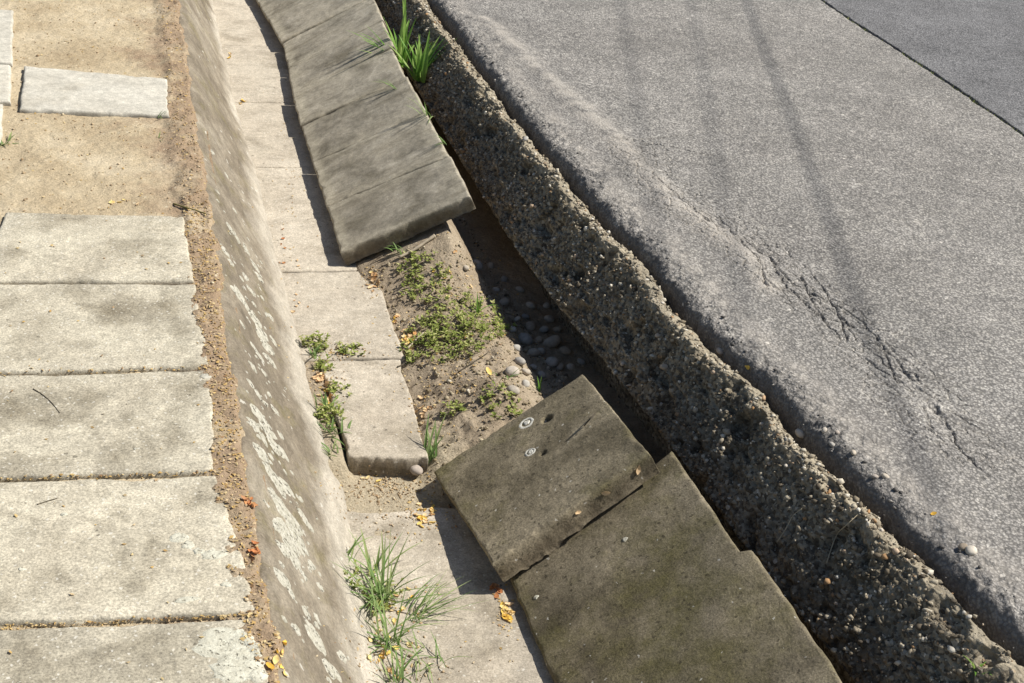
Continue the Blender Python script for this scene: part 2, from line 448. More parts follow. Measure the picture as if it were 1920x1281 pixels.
# --- concrete bank on the left side of the ditch
def build_bank():
    prof = np.array([(0.165, -0.12), (0.178, -0.02), (0.186, -0.004), (0.205, -0.002), (0.222, -0.014), (0.44, -0.305), (0.468, -0.36), (0.47, -0.46)])
    seg = np.hypot(*np.diff(prof, axis=0).T); s = np.r_[0, np.cumsum(seg)]; s /= s[-1]
    t = axis((0, 0.2, 0.02), (0.2, 0.86, 0.0075), (0.86, 1, 0.02))
    px, pz = np.interp(t, s, prof[:, 0]), np.interp(t, s, prof[:, 1])
    YY = YF[::2]
    T, Y = np.meshgrid(t, YY)
    X = np.interp(T, s, prof[:, 0]); Z = np.interp(T, s, prof[:, 1])
    d = 0.012 * fbm(X * 0.6, Y, Z, 2.2, 3, 21) + 0.0035 * fbm(X, Y, Z, 25, 4, 22)
    d -= 0.02 * smooth(0.55, 0.9, vn(X * 9, Y * 9, Z * 9, 77)) * 0.3
    hollow = np.sin(np.clip((T - 0.3) / 0.6, 0, 1) * math.pi) * 0.012
    X = X + (d - hollow) * 0.79; Z = Z + (d - hollow) * 0.61
    # the floor of the channel kinks a little further up
    X = X - 0.035 * smooth(4.2, 5.4, Y) * smooth(0.3, 0.9, T)
    me = mesh_from('bank', np.stack([X, Y, Z], -1).reshape(-1, 3), grid_quads(*X.shape))
    attr(me, 'down', np.clip(-Z / 0.31, 0, 1.2))
    return tag(obj('concrete_bank', me, M['bank']), 'sloping brown stained concrete bank spotted with pale lichen', 'bank')
bank = build_bank()

# --- crumbly soil under the ditch lining, with the washed-out pit
def build_bed():
    xs = axis((0.34, 0.62, 0.012), (0.62, 1.2, 0.006), (1.2, 1.42, 0.03))
    X, Y = np.meshgrid(xs, YF[::1])
    far = np.interp(X, [0.34, 0.6, 0.66, 0.92, 0.96, 1.05, 1.42], [-0.37, -0.37, -0.292, -0.165, -0.20, -0.34, -0.36])
    near = np.interp(X, [0.34, 0.64, 0.72, 0.8, 1.05, 1.15, 1.42], [-0.372, -0.372, -0.40, -0.42, -0.34, -0.40, -0.44])
    pit = np.interp(X, [0.34, 0.64, 0.70, 0.78, 0.87, 0.96, 1.02, 1.07, 1.14, 1.42], [-0.37, -0.36, -0.312, -0.285, -0.262, -0.270, -0.298, -0.345, -0.36, -0.38])
    a = smooth(2.55, 2.85, Y); b = smooth(3.60, 3.80, Y)
    Z = near * (1 - a) + pit * a * (1 - b) + far * b
    # mounds and clods
    Z += a * (1 - b) * smooth(0.66, 0.72, X) * (0.016 * fbm(X, Y, 0, 14, 4, 31) + 0.010 * fbm(X, Y, 0, 45, 3, 33))
    Z += 0.004 * fbm(X, Y, 0, 40, 4, 35)
    Z += 0.02 * np.exp(-((X - 0.9) / 0.06) ** 2 - ((Y - 2.98) / 0.07) ** 2) - 0.022 * np.exp(-((X - 0.9) / 0.06) ** 2 - ((Y - 2.82) / 0.05) ** 2)
    Z = np.maximum(Z, -0.37 + 0.062 * smooth(0.50, 0.47, X) * smooth(2.72, 2.80, Y) * smooth(3.45, 3.3, Y))
    gr = smooth(0.80, 0.70, X) * smooth(2.95, 2.8, Y)
    cover = -0.354 + 0.016 * smooth(2.72, 2.56, Y) + 0.008 * fbm(X, Y, 0, 9, 4, 37) - 0.012 * smooth(0.60, 0.74, X)
    Z = np.where((X < 0.76) & (Y > 2.1) & (Y < 2.85), np.maximum(Z, cover), Z)
    me = mesh_from('bed', np.stack([X, Y, Z], -1).reshape(-1, 3), grid_quads(*X.shape))
    attr(me, 'grit', gr)
    return tag(obj('soil_bed', me, M['bed']), 'brown crumbly soil washed out under the ditch lining', kind='structure')
build_bed()

# --- eroded concrete edging that carries the road
def build_edging():
    t = axis((0, 0.10, 0.03), (0.10, 0.18, 0.012), (0.18, 0.72, 0.0046), (0.72, 1.0, 0.02))
    T, Y = np.meshgrid(t, YF)
    e, b = edge(Y), base(Y)
    wob = 0.014 * fbm(0 * Y, Y, 0, 6, 4, 41) + 0.010 * fbm(0 * Y, Y, 0, 38, 3, 49)
    e = e + wob
    ts = [0, 0.1, 0.15, 0.25, 0.72, 0.82, 1.0]
    px = [e + 0.008, e + 0.006, e - 0.003, e - 0.032, b, b + 0.11, b + 0.14]
    pz = [-0.20, -0.03, 0.002, 0.004, -0.175, -0.24, -0.5]
    X = np.zeros_like(T); Z = np.zeros_like(T)
    for i in range(len(ts) - 1):
        k = (T >= ts[i]) & (T <= ts[i + 1])
        w = (T - ts[i]) / (ts[i + 1] - ts[i])
        X = np.where(k, px[i] + (px[i + 1] - px[i]) * w, X)
        Z = np.where(k, pz[i] + (pz[i + 1] - pz[i]) * w, Z)
    face = smooth(0.16, 0.3, T)
    d = 0.011 * fbm(X, Y, Z, 9, 3, 42) + 0.006 * fbm(X, Y, Z, 34, 3, 43)
    d += 0.005 * (0.55 - worley(X, Y, Z, 42, 44)) + 0.011 * (0.55 - worley(X, Y, Z, 88, 45))
    pits = smooth(0.30, 0.6, vn(X * 21, Y * 21, Z * 21, 46)) * 0.030 + smooth(0.4, 0.7, vn(X * 44, Y * 44, Z * 44, 47)) * 0.012
    d = (d - pits) * (0.45 + 0.55 * face)
    bulge = np.sin(np.clip((T - 0.22) / 0.55, 0, 1) * math.pi) * 0.007 * (0.5 + fbm(0 * Y, Y, 0, 2.3, 2, 48))
    d = d + bulge
    X = X - d * 0.77; Z = Z + d * 0.63
    me = mesh_from('edging', np.stack([X, Y, Z], -1).reshape(-1, 3), grid_quads(*X.shape)[:, ::-1])
    attr(me, 'rim', smooth(0.10, 0.17, T) * (1 - smooth(0.22, 0.34, T)))
    return tag(obj('concrete_edging', me, M['rubble']), 'rough eroded concrete edging with exposed stones beside the asphalt', 'edging')
edging = build_edging()

# --- road
CRACKS = [[un(*p, 0.02)[:2] for p in q] for q in (
    [(1060, 262), (1110, 268), (1180, 266), (1230, 262), (1290, 258)],
    [(1215, 272), (1270, 282), (1330, 295)],
    [(1235, 345), (1300, 400), (1350, 420), (1400, 455), (1440, 480), (1480, 530), (1540, 560)],
    [(1300, 405), (1370, 445), (1420, 490), (1440, 545), (1520, 560), (1570, 590), (1610, 640), (1660, 680)],
    [(1400, 455), (1470, 462), (1530, 520), (1560, 570), (1620, 600), (1680, 670), (1740, 740), (1790, 800)],
    [(1480, 545), (1560, 620), (1600, 660), (1640, 690), (1700, 720), (1740, 770)],
    [(1500, 520), (1540, 600), (1600, 610)], [(1350, 420), (1370, 447), (1440, 480), (1475, 545)],
    [(1560, 570), (1590, 640), (1660, 650), (1680, 720)], [(1660, 680), (1720, 700), (1760, 790)],
    [(1750, 760), (1800, 850), (1850, 900)])]
ALLIG = [un(*p, 0.02)[:2] for p in [(1190, 290), (1230, 350), (1340, 420), (1420, 480), (1510, 550), (1590, 620), (1650, 680), (1740, 750), (1800, 830)]]
STRIPE = [un(*p, 0.02)[:2] for p in [(900, 40), (960, 90), (1020, 150), (1090, 210), (1150, 265), (1205, 325), (1260, 385), (1340, 440), (1400, 495), (1440, 545)]]
def build_road():
    us = axis((0, 0.06, 0.0035), (0.06, 0.16, 0.0055), (0.16, 0.52, 0.003), (0.52, 1.88, 0.02), (1.88, 1.9, 0.005))
    YD = axis((-8, 0.6, 0.2), (0.6, 1.3, 0.03), (1.3, 2.2, 0.005), (2.2, 4.2, 0.003), (4.2, 6.9, 0.007), (6.9, 9, 0.05), (9, 40, 0.6))
    U, Y = np.meshgrid(us, YD)
    jag = 0.010 * fbm(0 * Y, Y, 0, 7, 5, 51, 0.65) + 0.006 * fbm(0 * Y, Y, 0, 45, 3, 59)
    e = edge(Y) + 0.030 + jag
    far = 3.03 + 0.03 * fbm(0 * Y, Y, 0, 1.6, 6, 52, 0.72)
    X = e + U / 1.9 * (far - e)
    D = X - e
    Z = 0.030 - 0.034 * np.exp(-D / 0.010) - 0.003 * np.exp(-(D / 0.05) ** 2)
    rough = np.exp(-(D / 0.10) ** 2)
    Z += rough * (0.012 * fbm(X, Y, 0, 26, 4, 53, 0.6) + 0.010 * (0.5 - worley(X, Y, 0 * X, 60, 54)))
    Z += 0.004 * fbm(X, Y, 0, 5, 3, 55)
    dS = poly_dist(X, Y, STRIPE)
    ridge = np.exp(-(dS / 0.045) ** 2)
    Z += 0.010 * ridge
    dip = np.exp(-((D - 0.42) / 0.12) ** 2) * smooth(4.2, 3.2, Y)
    Z -= 0.010 * dip
    wx = X + 0.012 * fbm(X, Y, 0, 22, 3, 56); wy = Y + 0.012 * fbm(X, Y, 9, 22, 3, 57)
    for i, c in enumerate(CRACKS):
        if len(c) < 2: continue
        dc = poly_dist(wx, wy, c)
        Z -= 0.0075 * (1 - smooth(0.001, 0.0040, dc)) * smooth(-0.6, 0.1, vn(X * 9, Y * 9, 0, 62))
        Z -= 0.003 * (1 - smooth(0.005, 0.03, dc)) * smooth(0, 0.5, vn(X * 40, Y * 40, 0, 60))
    zone = np.exp(-(poly_dist(X, Y, ALLIG) / 0.12) ** 2)
    ce = cell_edge(wx * 1.5 + 0.4 * wy, wy * 0.9, 21, 65)
    Z -= 0.0062 * (1 - smooth(0.015, 0.075, ce)) * smooth(0.25, 0.6, zone + 0.25 * vn(X * 7, Y * 7, 0, 66))
    Z += zone * 0.003 * fbm(X, Y, 0, 26, 3, 67)
    Z += 0.001 * fbm(X, Y, 0, 90, 2, 58)
    Z[:, 0] -= 0.12
    Z[:, -1] -= 0.06
    me = mesh_from('road', np.stack([X, Y, Z], -1).reshape(-1, 3), grid_quads(*X.shape))
    attr(me, 'dust', np.maximum(0.6 * np.exp(-((D - 0.085) / 0.04) ** 2), np.exp(-(dS / (0.045 + 0.02 * vn(X * 6, Y * 6, 0, 61))) ** 2)))
    tar = np.clip(0.75 * np.exp(-(D / 0.022) ** 2) + 0.10 * np.exp(-((D - 0.12) / 0.12) ** 2) * (1 - smooth(0.03, 0.07, dS) * smooth(0, 0.02, D - 0.3)), 0, 1)
    attr(me, 'tar', tar)
    tag(obj('road', me, M['asphalt']), 'worn grey asphalt road cracked along its broken edge', kind='structure')
    # the darker strips beyond the joint
    for k, (x0, x1, z0) in enumerate(((3.062, 3.985, 0.018), (3.990, 9.0, 0.013))):
        us2 = axis((0, 0.003, 0.003), (0.003, 0.04, 0.01), (0.04, 1.0, 0.03)) ** (1 if k == 0 else 1.5)
        U, Y = np.meshgrid(us2, YF[::2])
        j0 = 0.03 * fbm(0 * Y, Y, 0, 1.6, 6, 52, 0.72) if k == 0 else 0.008 * fbm(0 * Y, Y, 0, 3, 4, 63)
        j1 = 0.008 * fbm(0 * Y, Y, 0, 3, 4, 63) if k == 0 else 0
        X = x0 + j0 + U * (x1 + j1 - x0 - j0)
        Z = z0 + 0.004 * fbm(X, Y, 0, 4, 4, 64) - 0.05 * (U <= 0.0) + (x1 > 5) * 0.0
        me = mesh_from('strip', np.stack([X, Y, Z], -1).reshape(-1, 3), grid_quads(*X.shape))
        tag(obj('road_strip', me, M['asphalt_new']), ['darker asphalt strip beyond the mossy joint', 'outer asphalt strip at the top right corner'][k], kind='structure')
    me = mesh_from('sub', [(1.62, -8, -0.06), (40, -8, -0.06), (40, 40, -0.06), (1.62, 40, -0.06)], faces=[(0, 1, 2, 3)])
    tag(obj('road_base', me, M['soil']), 'earth under and beyond the road', kind='structure')
build_road()

# ------------------------------------------------------------------ slabs
def slab_mesh(name, corners, t, step=0.008, r=0.006, rough=0.0012, edge_wob=0.002, broken=None, seed=0, broken_amp=0.016, mat=None, notch=None, holes=()):
    """a cast slab: corners run far-left, far-right, near-right, near-left of its upper face"""
    c = np.array(corners, float)
    ctr = c.mean(0)
    lu = np.linalg.norm(c[1] - c[0]); lv = np.linalg.norm(c[3] - c[0])
    nu, nv = max(6, int(lu / step)), max(6, int(lv / step))
    def param(n, L):
        inner = np.linspace(0, 1, n)
        extra = np.array([0.0016, 0.004, 0.0075]) / L
        return np.unique(np.r_[inner, extra, 1 - extra])
    u, v = param(nu, lu), param(nv, lv)
    U, V = np.meshgrid(u, v)
    W = np.stack([(1 - U) * (1 - V), U * (1 - V), U * V, (1 - U) * V], -1) @ c
    nrm = np.cross(c[1] - c[0], c[3] - c[0]); nrm /= np.linalg.norm(nrm)
    if nrm[2] < 0: nrm = -nrm
    eu = (c[1] - c[0]) / lu; ev = (c[3] - c[0]) / lv
    # edges wander, corners crumble
    x, y, z = W[..., 0], W[..., 1], W[..., 2]
    wob_u = edge_wob * fbm(x, y, z, 14, 4, 70 + seed, 0.6); wob_v = edge_wob * fbm(x, y, z, 14, 4, 90 + seed, 0.6)
    W = W + (wob_u[..., None] * eu + wob_v[..., None] * ev)
    if notch:
        W = W + (smooth(notch - 0.006, notch + 0.006, V) * smooth(0.75, 1.0, U) * 0.022)[..., None] * eu
    if broken:
        amt = V if broken == 'near' else (1 - V) if broken == 'far' else U if broken == 'right' else (1 - U)
        n = broken_amp * fbm(x * (broken in ('near', 'far')) , y * (broken in ('left', 'right')), 0, 9, 5, 110 + seed, 0.6)
        W = W + (n * amt ** 3)[..., None] * (ev if broken in ('near', 'far') else eu)
    du = np.minimum(U, 1 - U) * lu; dv = np.minimum(V, 1 - V) * lv
    de = np.minimum(du, dv)
    chip = np.clip(fbm(x, y, z, 22, 4, 130 + seed, 0.6) - 0.10, 0, 1) * 0.028
    rr = r + chip
    drop = np.where(de < rr, rr - np.sqrt(np.clip(rr ** 2 - (rr - de) ** 2, 0, None)), 0)
    h = rough * fbm(x, y, z, 10, 4, 150 + seed) * 1.6 + rough * 0.5 * vn(x * 120, y * 120, z * 120, 170 + seed) - drop * 0.9
    for hx, hy, hr, hd in holes:
        h = h - hd * (1 - smooth(hr * 0.72, hr * 1.05, np.hypot(W[..., 0] - hx, W[..., 1] - hy)))
    W = W + h[..., None] * nrm
    nvv, nuu = U.shape
    top = W.reshape(-1, 3)
    idx = np.arange(nvv * nuu).reshape(nvv, nuu)
    ring = np.r_[idx[0, :-1], idx[:-1, -1], idx[-1, :0:-1], idx[:0:-1, 0]]
    V_ = [top]; F = [grid_quads(nvv, nuu)[:, ::-1]]
    prev = ring; off = len(top); nr = len(ring)
    mid = top[ring]
    lev = 4
    for k in range(1, lev + 1):
        p = mid - nrm * t * k / lev
        out = p - ctr; out -= nrm * (out @ nrm)[:, None]
        out /= np.linalg.norm(out, axis=1)[:, None] + 1e-9
        p = p + out * (0.003 * fbm(p[:, 0], p[:, 1], p[:, 2], 30, 3, 190 + seed))[:, None]
        V_.append(p)
        cur = np.arange(off, off + nr); off += nr
        F.append(np.stack([prev, cur, np.roll(cur, -1), np.roll(prev, -1)], -1)[:, ::-1])
        prev = cur
    # underside
    V_.append((ctr - nrm * t)[None]); ci = off
    P = np.concatenate(V_) - ctr
    me = bpy.data.meshes.new(name)
    quads = np.concatenate(F)
    tri = np.stack([prev, np.roll(prev, -1), np.full(nr, ci)], -1)[:, ::-1]
    loops = np.r_[quads.ravel(), tri.ravel()].astype(np.int32)
    starts = np.r_[np.arange(len(quads)) * 4, len(quads) * 4 + np.arange(nr) * 3].astype(np.int32)
    me.vertices.add(len(P)); me.vertices.foreach_set('co', P.astype(np.float32).ravel())
    me.loops.add(len(loops)); me.loops.foreach_set('vertex_index', loops)
    me.polygons.add(len(starts)); me.polygons.foreach_set('loop_start', starts)
    me.update(calc_edges=True)
    me.polygons.foreach_set('use_smooth', np.ones(len(me.polygons), bool))
    bo = np.zeros(len(P)); bo[:len(top)] = ((1 - smooth(0.02, 0.055, de + 0.03 * fbm(x, y, z, 12, 4, 210 + seed))) * (0.45 + 0.55 * (du < dv) * (U < 0.5))).ravel()
    attr(me, 'border', bo)
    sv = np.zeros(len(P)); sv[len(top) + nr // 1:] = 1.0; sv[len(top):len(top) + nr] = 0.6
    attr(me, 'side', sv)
    if mat: me.materials.append(mat)
    return me, tuple(ctr)

def slab(name, corners, t, mat, parent=None, **k):
    me, ctr = slab_mesh(name, corners, t, mat=mat, **k)
    if me.polygons[0].normal.z < 0: me.flip_normals()
    return obj(name, me, mat, parent, ctr)

# --- footpath slabs
ZS = 0.010
def pv(far_l, far_r, near_r, near_l, z=ZS): return [un(*p, z) for p in (far_l, far_r, near_r, near_l)]
PAVING = [
    (pv((8, 397), (345, 403), (363, 526), (-40, 526)), 'slab', 'stained grey paving slab next to the bare sandy patch', 0.003),
    (pv((-60, 531), (366, 532), (396, 686), (-80, 698)), 'slab', 'paving slab second from the bare sandy patch', 0.002),
    (pv((-80, 705), (397, 693), (403, 882), (-100, 896)), 'slab', 'dark stained paving slab with a thin twig lying on it', 0.002),
    (pv((-100, 905), (408, 891), (485, 1147), (-130, 1170)), 'slab', 'paving slab with one tadpole shaped lichen mark', 0.002),
    (pv((-130, 1184), (488, 1159), (520, 1420), (-160, 1450)), 'slab', 'nearest paving slab with a large pale lichen rosette', 0.002),
    (pv((46, 123), (314, 147), (318, 216), (36, 203)), 'slab_clean', 'lone clean pale paving slab surrounded by sandy soil', 0.001),
    (pv((-330, -4), (24, 18), (23, 118), (-330, 100)), 'slab_clean', 'pale slab at the left picture edge, upper of two', 0.001),
    (pv((-330, 104), (22, 121), (19, 190), (-330, 178)), 'slab_clean', 'pale slab at the left picture edge, level with the lone slab', 0.001),
    (pv((-330, 182), (6, 194), (2, 262), (-330, 252)), 'slab_clean', 'sliver of pale slab at the left picture edge by the dark weed', 0.001),
]
paving = []
for i, (c, mk, lab, rgh) in enumerate(PAVING):
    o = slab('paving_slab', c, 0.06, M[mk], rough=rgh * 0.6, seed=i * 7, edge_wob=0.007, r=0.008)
    tag(o, lab, 'paving slab', 'paving slabs of the footpath'); paving.append(o)

# --- floor of the ditch
floor = empty('channel_floor', (0.56, 4.0, -0.36))
tag(floor, 'pale concrete floor slabs of the drainage ditch', kind='structure')
def fl(x0, x1, ya, yb, z, **k):
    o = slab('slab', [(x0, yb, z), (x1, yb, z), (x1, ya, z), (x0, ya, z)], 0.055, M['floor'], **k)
    o.parent = floor; o.matrix_parent_inverse = Matrix.Translation(-Vector(floor.location))
    return o
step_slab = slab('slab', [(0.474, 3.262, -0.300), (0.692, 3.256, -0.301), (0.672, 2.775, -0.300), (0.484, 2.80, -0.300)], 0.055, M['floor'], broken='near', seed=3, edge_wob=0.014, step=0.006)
step_slab.parent = floor; step_slab.matrix_parent_inverse = Matrix.Translation(-Vector(floor.location))
fl(0.41, 0.705, 3.268, 3.79, -0.301, seed=4, edge_wob=0.009)
fl(0.40, 0.71, 3.795, 4.60, -0.299, seed=5, edge_wob=0.006)
fl(0.37, 0.71, 4.605, 5.25, -0.300, seed=6, edge_wob=0.005)
fl(0.35, 0.71, 5.255, 5.95, -0.299, seed=8)
fl(0.34, 0.72, 5.955, 6.70, -0.300, seed=9)
fl(0.33, 0.72, 6.705, 7.5, -0.300, seed=10)
fl(0.43, 0.80, 1.70, 2.62, -0.334, seed=11, broken='far', edge_wob=0.008)
fl(0.43, 0.82, 0.9, 1.692, -0.334, seed=12)

# --- plates on the road-side slope of the ditch
def plate(corners, mat, label, t=0.052, **k):
    o = slab('concrete_plate', corners, t, mat, **k)
    return tag(o, label, 'plate', 'concrete plates lining the road side of the ditch')
ZL, ZR = -0.252, -0.050
YJ = [un(627, 474, ZL)[1], un(620, 386, ZL)[1], 4.53, 4.88, 5.22, 5.54, 5.86, 6.19, 6.53, 6.88, 7.23]
YR = [un(882, 366, ZR)[1], un(818, 292, ZR)[1], 4.49, 4.85, 5.19, 5.52, 5.85, 6.18, 6.52, 6.87, 7.22]
XL = [0.598, 0.603, 0.604, 0.605, 0.612, 0.625, 0.634, 0.618, 0.592, 0.57, 0.56]
names = ['end plate of the upper row, above the weedy gap', 'second plate of the upper row, counted from the weedy gap',
         'third plate of the upper row, counted from the weedy gap', 'fourth plate of the upper row, counted from the weedy gap',
         'fifth plate of the upper row, beside small grass blades', 'sixth plate of the upper row, beside the big grass tuft',
         'seventh plate of the upper row, counted from the weedy gap', 'eighth plate of the upper row, counted from the weedy gap',
         'ninth plate of the upper row, counted from the weedy gap', 'farthest plate of the upper row at the top picture edge']
for i in range(10):
    g_ = 0.0008
    d0, d1 = random.uniform(-0.007, 0.007), random.uniform(-0.007, 0.007)
    xr = 0.374; jx = random.uniform(-0.006, 0.006)
    c = [(XL[i + 1] + jx, YJ[i + 1] - g_, ZL + d0), (XL[i + 1] + xr + jx, YR[i + 1] - g_, ZR + d1), (XL[i] + xr + jx, YR[i] + g_, ZR + d1), (XL[i] + jx, YJ[i] + g_, ZL + d0)]
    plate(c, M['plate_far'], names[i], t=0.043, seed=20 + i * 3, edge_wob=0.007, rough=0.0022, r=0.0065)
A = [un(812, 884, -0.303), un(1092, 699, -0.085), un(1217, 849, -0.034), un(922, 1058, -0.252)]
HA = [(*un(1024, 800, -0.165)[:2], 0.0125, 0.030), (*un(1017, 857, -0.170)[:2], 0.007, 0.018)]
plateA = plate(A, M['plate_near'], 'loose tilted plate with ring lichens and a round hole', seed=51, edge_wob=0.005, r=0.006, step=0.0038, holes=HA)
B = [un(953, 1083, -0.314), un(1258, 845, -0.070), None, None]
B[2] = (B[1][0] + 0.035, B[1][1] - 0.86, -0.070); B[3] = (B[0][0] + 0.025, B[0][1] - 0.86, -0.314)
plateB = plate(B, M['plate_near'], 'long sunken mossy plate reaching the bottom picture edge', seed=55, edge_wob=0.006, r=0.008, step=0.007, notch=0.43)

# ------------------------------------------------------------------ finding surfaces
bpy.context.view_layer.update()
DG = bpy.context.evaluated_depsgraph_get()
CAMP = Vector((0, 0, CAM_H))
def at(px, py):
    """what the photo pixel falls on"""
    d = Vector(RC @ np.array([px - CX, -(py - CY), -F_PX])).normalized()
    global HIT
    ok, p, n, _i, HIT, _m = SC.ray_cast(DG, CAMP, d)
    return p, n
def down(x, y, z=0.6):
    global HIT
    ok, p, n, _i, HIT, _m = SC.ray_cast(DG, Vector((x, y, z)), Vector((0, 0, -1)))
    return (p, n) if ok else (Vector((x, y, 0)), Vector((0, 0, 1)))

# ------------------------------------------------------------------ lichens
def at_mean(px, py, d=7):
    c, n = at(px, py)
    for dx in (-d, 0, d):
        for dy in (-d, 0, d):
            n = n + at(px + dx, py + dy)[1]
    return c, n.normalized()
def lichen(px, py, r, parent, mat='lichen', ang=0.0, asp=1.0, ring=False):
    c, n = at_mean(px, py)
    tx = Vector((0, 1, 0)).cross(n).normalized(); ty = n.cross(tx)
    N = 22; pts = []
    s = random.random() * 50
    def surf(q):
        ok, p, nn, *_ = SC.ray_cast(DG, q + n * 0.03, -n)
        return (p if ok and (p - q).length < 0.03 else q)
    rings = (0.55, 0.72, 1.0) if ring else (0.0, 0.5, 0.85, 1.0)
    V, F = [], []
    for k, q in enumerate(rings):
        for i in range(N):
            a = 2 * math.pi * i / N
            rr = r * q * (1 + (0.55 if not ring else 0.15) * float(fbm(math.cos(a) * 1.6 + s, math.sin(a) * 1.6, 0, 1, 3)) * (1 if q > 0.3 else 0))
            u, v = rr * math.cos(a), rr * math.sin(a) * asp
            u, v = u * math.cos(ang) - v * math.sin(ang), u * math.sin(ang) + v * math.cos(ang)
            p = surf(c + tx * u + ty * v)
            lift = 0.0016 if k in ((1,) if ring else (0, 1, 2)) else -0.0006
            V.append(p + n * lift - parent.matrix_world.translation)
    for k in range(len(rings) - 1):
        for i in range(N):
            j = (i + 1) % N
            F.append((k * N + i, (k + 1) * N + i, (k + 1) * N + j, k * N + j))
    me = mesh_from('lichen', V, faces=F)
    return obj('lichen', me, M[mat], parent)
for px, py, r in [(1, 1, 0)][:0]: pass
P3, P4 = paving[3], paving[4]
for a in [(335, 1008, 0.017, P3, 'lichen_grey'), (352, 1022, 0.013, P3, 'lichen_grey'), (372, 1033, 0.010, P3, 'lichen_grey'), (400, 1040, 0.024, P3, 'lichen_grey', 0.0, 0.6), (424, 1096, 0.009, P3, 'lichen_grey'), (255, 842, 0.004, paving[2]),
          (385, 706, 0.012, paving[2]), (120, 965, 0.006, P3, 'lichen_grey'), (40, 1068, 0.005, P3, 'lichen_grey'), (350, 1125, 0.02, P3, 'lichen_grey', 0, 0.4)]:
    lichen(*a)
for a in [(420, 1212, 0.047), (445, 1245, 0.036), (470, 1225, 0.024), (465, 1200, 0.014), (400, 1205, 0.02), (485, 1265, 0.017), (430, 1262, 0.03), (457, 1190, 0.010)]:
    lichen(*a, P4, 'lichen_grey')
for px, py, r, asp in [(432, 430, .011, .6), (445, 448, .008, .7), (462, 470, .010, .5), (478, 500, .014, .5), (486, 520, .010, .6), (420, 470, .010, .7), (432, 492, .007, 1), (449, 556, .018, .6), (462, 575, .012, .7),
                       (477, 596, .016, .6), (490, 625, .020, .6), (500, 650, .018, .7), (487, 668, .012, .8), (506, 676, .013, .7), (470, 545, .009, .7), (512, 640, .009, .6), (455, 610, .008, .7),
                       (475, 690, .007, 1), (484, 740, .009, .7), (490, 785, .020, .6), (500, 805, .022, .7), (478, 800, .012, .7), (512, 835, .018, .6), (530, 850, .012, .5), (490, 850, .014, .7),
                       (505, 880, .018, .8), (520, 905, .020, .7), (512, 930, .013, .8), (538, 915, .014, .5), (530, 955, .018, .7), (548, 985, .024, .8), (540, 1010, .022, .9), (562, 1020, .016, .8), (550, 1045, .018, .8),
                       (530, 1030, .012, .8), (565, 965, .013, .5), (578, 985, .010, .6), (533, 1090, .014, .7), (545, 1110, .010, .7), (590, 1195, .019, .5), (583, 1060, .009, .7), (570, 1080, .007, .8), (620, 1255, .014, .5),
                       (640, 1230, .008, .8), (575, 1150, .007, .8), (470, 720, .006, .8), (515, 770, .008, .6), (440, 395, .008, .6), (408, 360, .006, .7), (425, 330, .006, .6), (398, 285, .007, .5), (505, 740, .006, .8),
                       (495, 700, .008, .8), (475, 650, .009, .7), (520, 990, .009, .8), (600, 1100, .007, .8), (555, 1180, .006, 1), (500, 590, .008, .5), (460, 520, .008, .6)]:
    lichen(px, py, r * random.uniform(1.6, 2.4), bank, 'lichen', random.uniform(-.4, .4), asp ** 0.5)
    for _ in range(2):
        qx, qy = px + random.gauss(0, 10), py + random.gauss(0, 26)
        at(qx, qy)
        if HIT is not None and HIT.name.startswith('concrete_bank'): lichen(qx, qy, r * random.uniform(0.3, 0.9), bank, 'lichen', random.uniform(-.6, .6), random.uniform(.5, 1))
lichen(987, 793, 0.021, plateA, 'lichen_ring', 0, 1.0, True); lichen(987, 793, 0.009, plateA, 'lichen_ring')
lichen(994, 848, 0.015, plateA, 'lichen_ring', 0, 1.0, True); lichen(995, 848, 0.007, plateA, 'lichen_ring')
lichen(1172, 1012, 0.006, plateB); lichen(1005, 1120, 0.006, plateB, 'lichen_grey')

# ------------------------------------------------------------------ crumbs, grit, litter: nobody could count these
def ico(n):
    t = (1 + 5 ** .5) / 2
    v = np.array([(-1, t, 0), (1, t, 0), (-1, -t, 0), (1, -t, 0), (0, -1, t), (0, 1, t), (0, -1, -t), (0, 1, -t), (t, 0, -1), (t, 0, 1), (-t, 0, -1), (-t, 0, 1)], float)
    v /= np.linalg.norm(v[0])
    f = np.array([(0, 11, 5), (0, 5, 1), (0, 1, 7), (0, 7, 10), (0, 10, 11), (1, 5, 9), (5, 11, 4), (11, 10, 2), (10, 7, 6), (7, 1, 8), (3, 9, 4), (3, 4, 2), (3, 2, 6), (3, 6, 8), (3, 8, 9), (4, 9, 5), (2, 4, 11), (6, 2, 10), (8, 6, 7), (9, 8, 1)])
    for _ in range(n):
        V = list(map(tuple, v)); cache = {}; nf = []
        def mp(a, b):
            k = (min(a, b), max(a, b))
            if k not in cache:
                p = (np.array(V[a]) + np.array(V[b])); p /= np.linalg.norm(p); V.append(tuple(p)); cache[k] = len(V) - 1
            return cache[k]
        for a, b, c in f:
            ab, bc, ca = mp(a, b), mp(b, c), mp(c, a)
            nf += [(a, ab, ca), (b, bc, ab), (c, ca, bc), (ab, bc, ca)]
        v, f = np.array(V), np.array(nf)
    return v, f
ICO0, ICO1, ICO2 = ico(0), ico(1), ico(2)
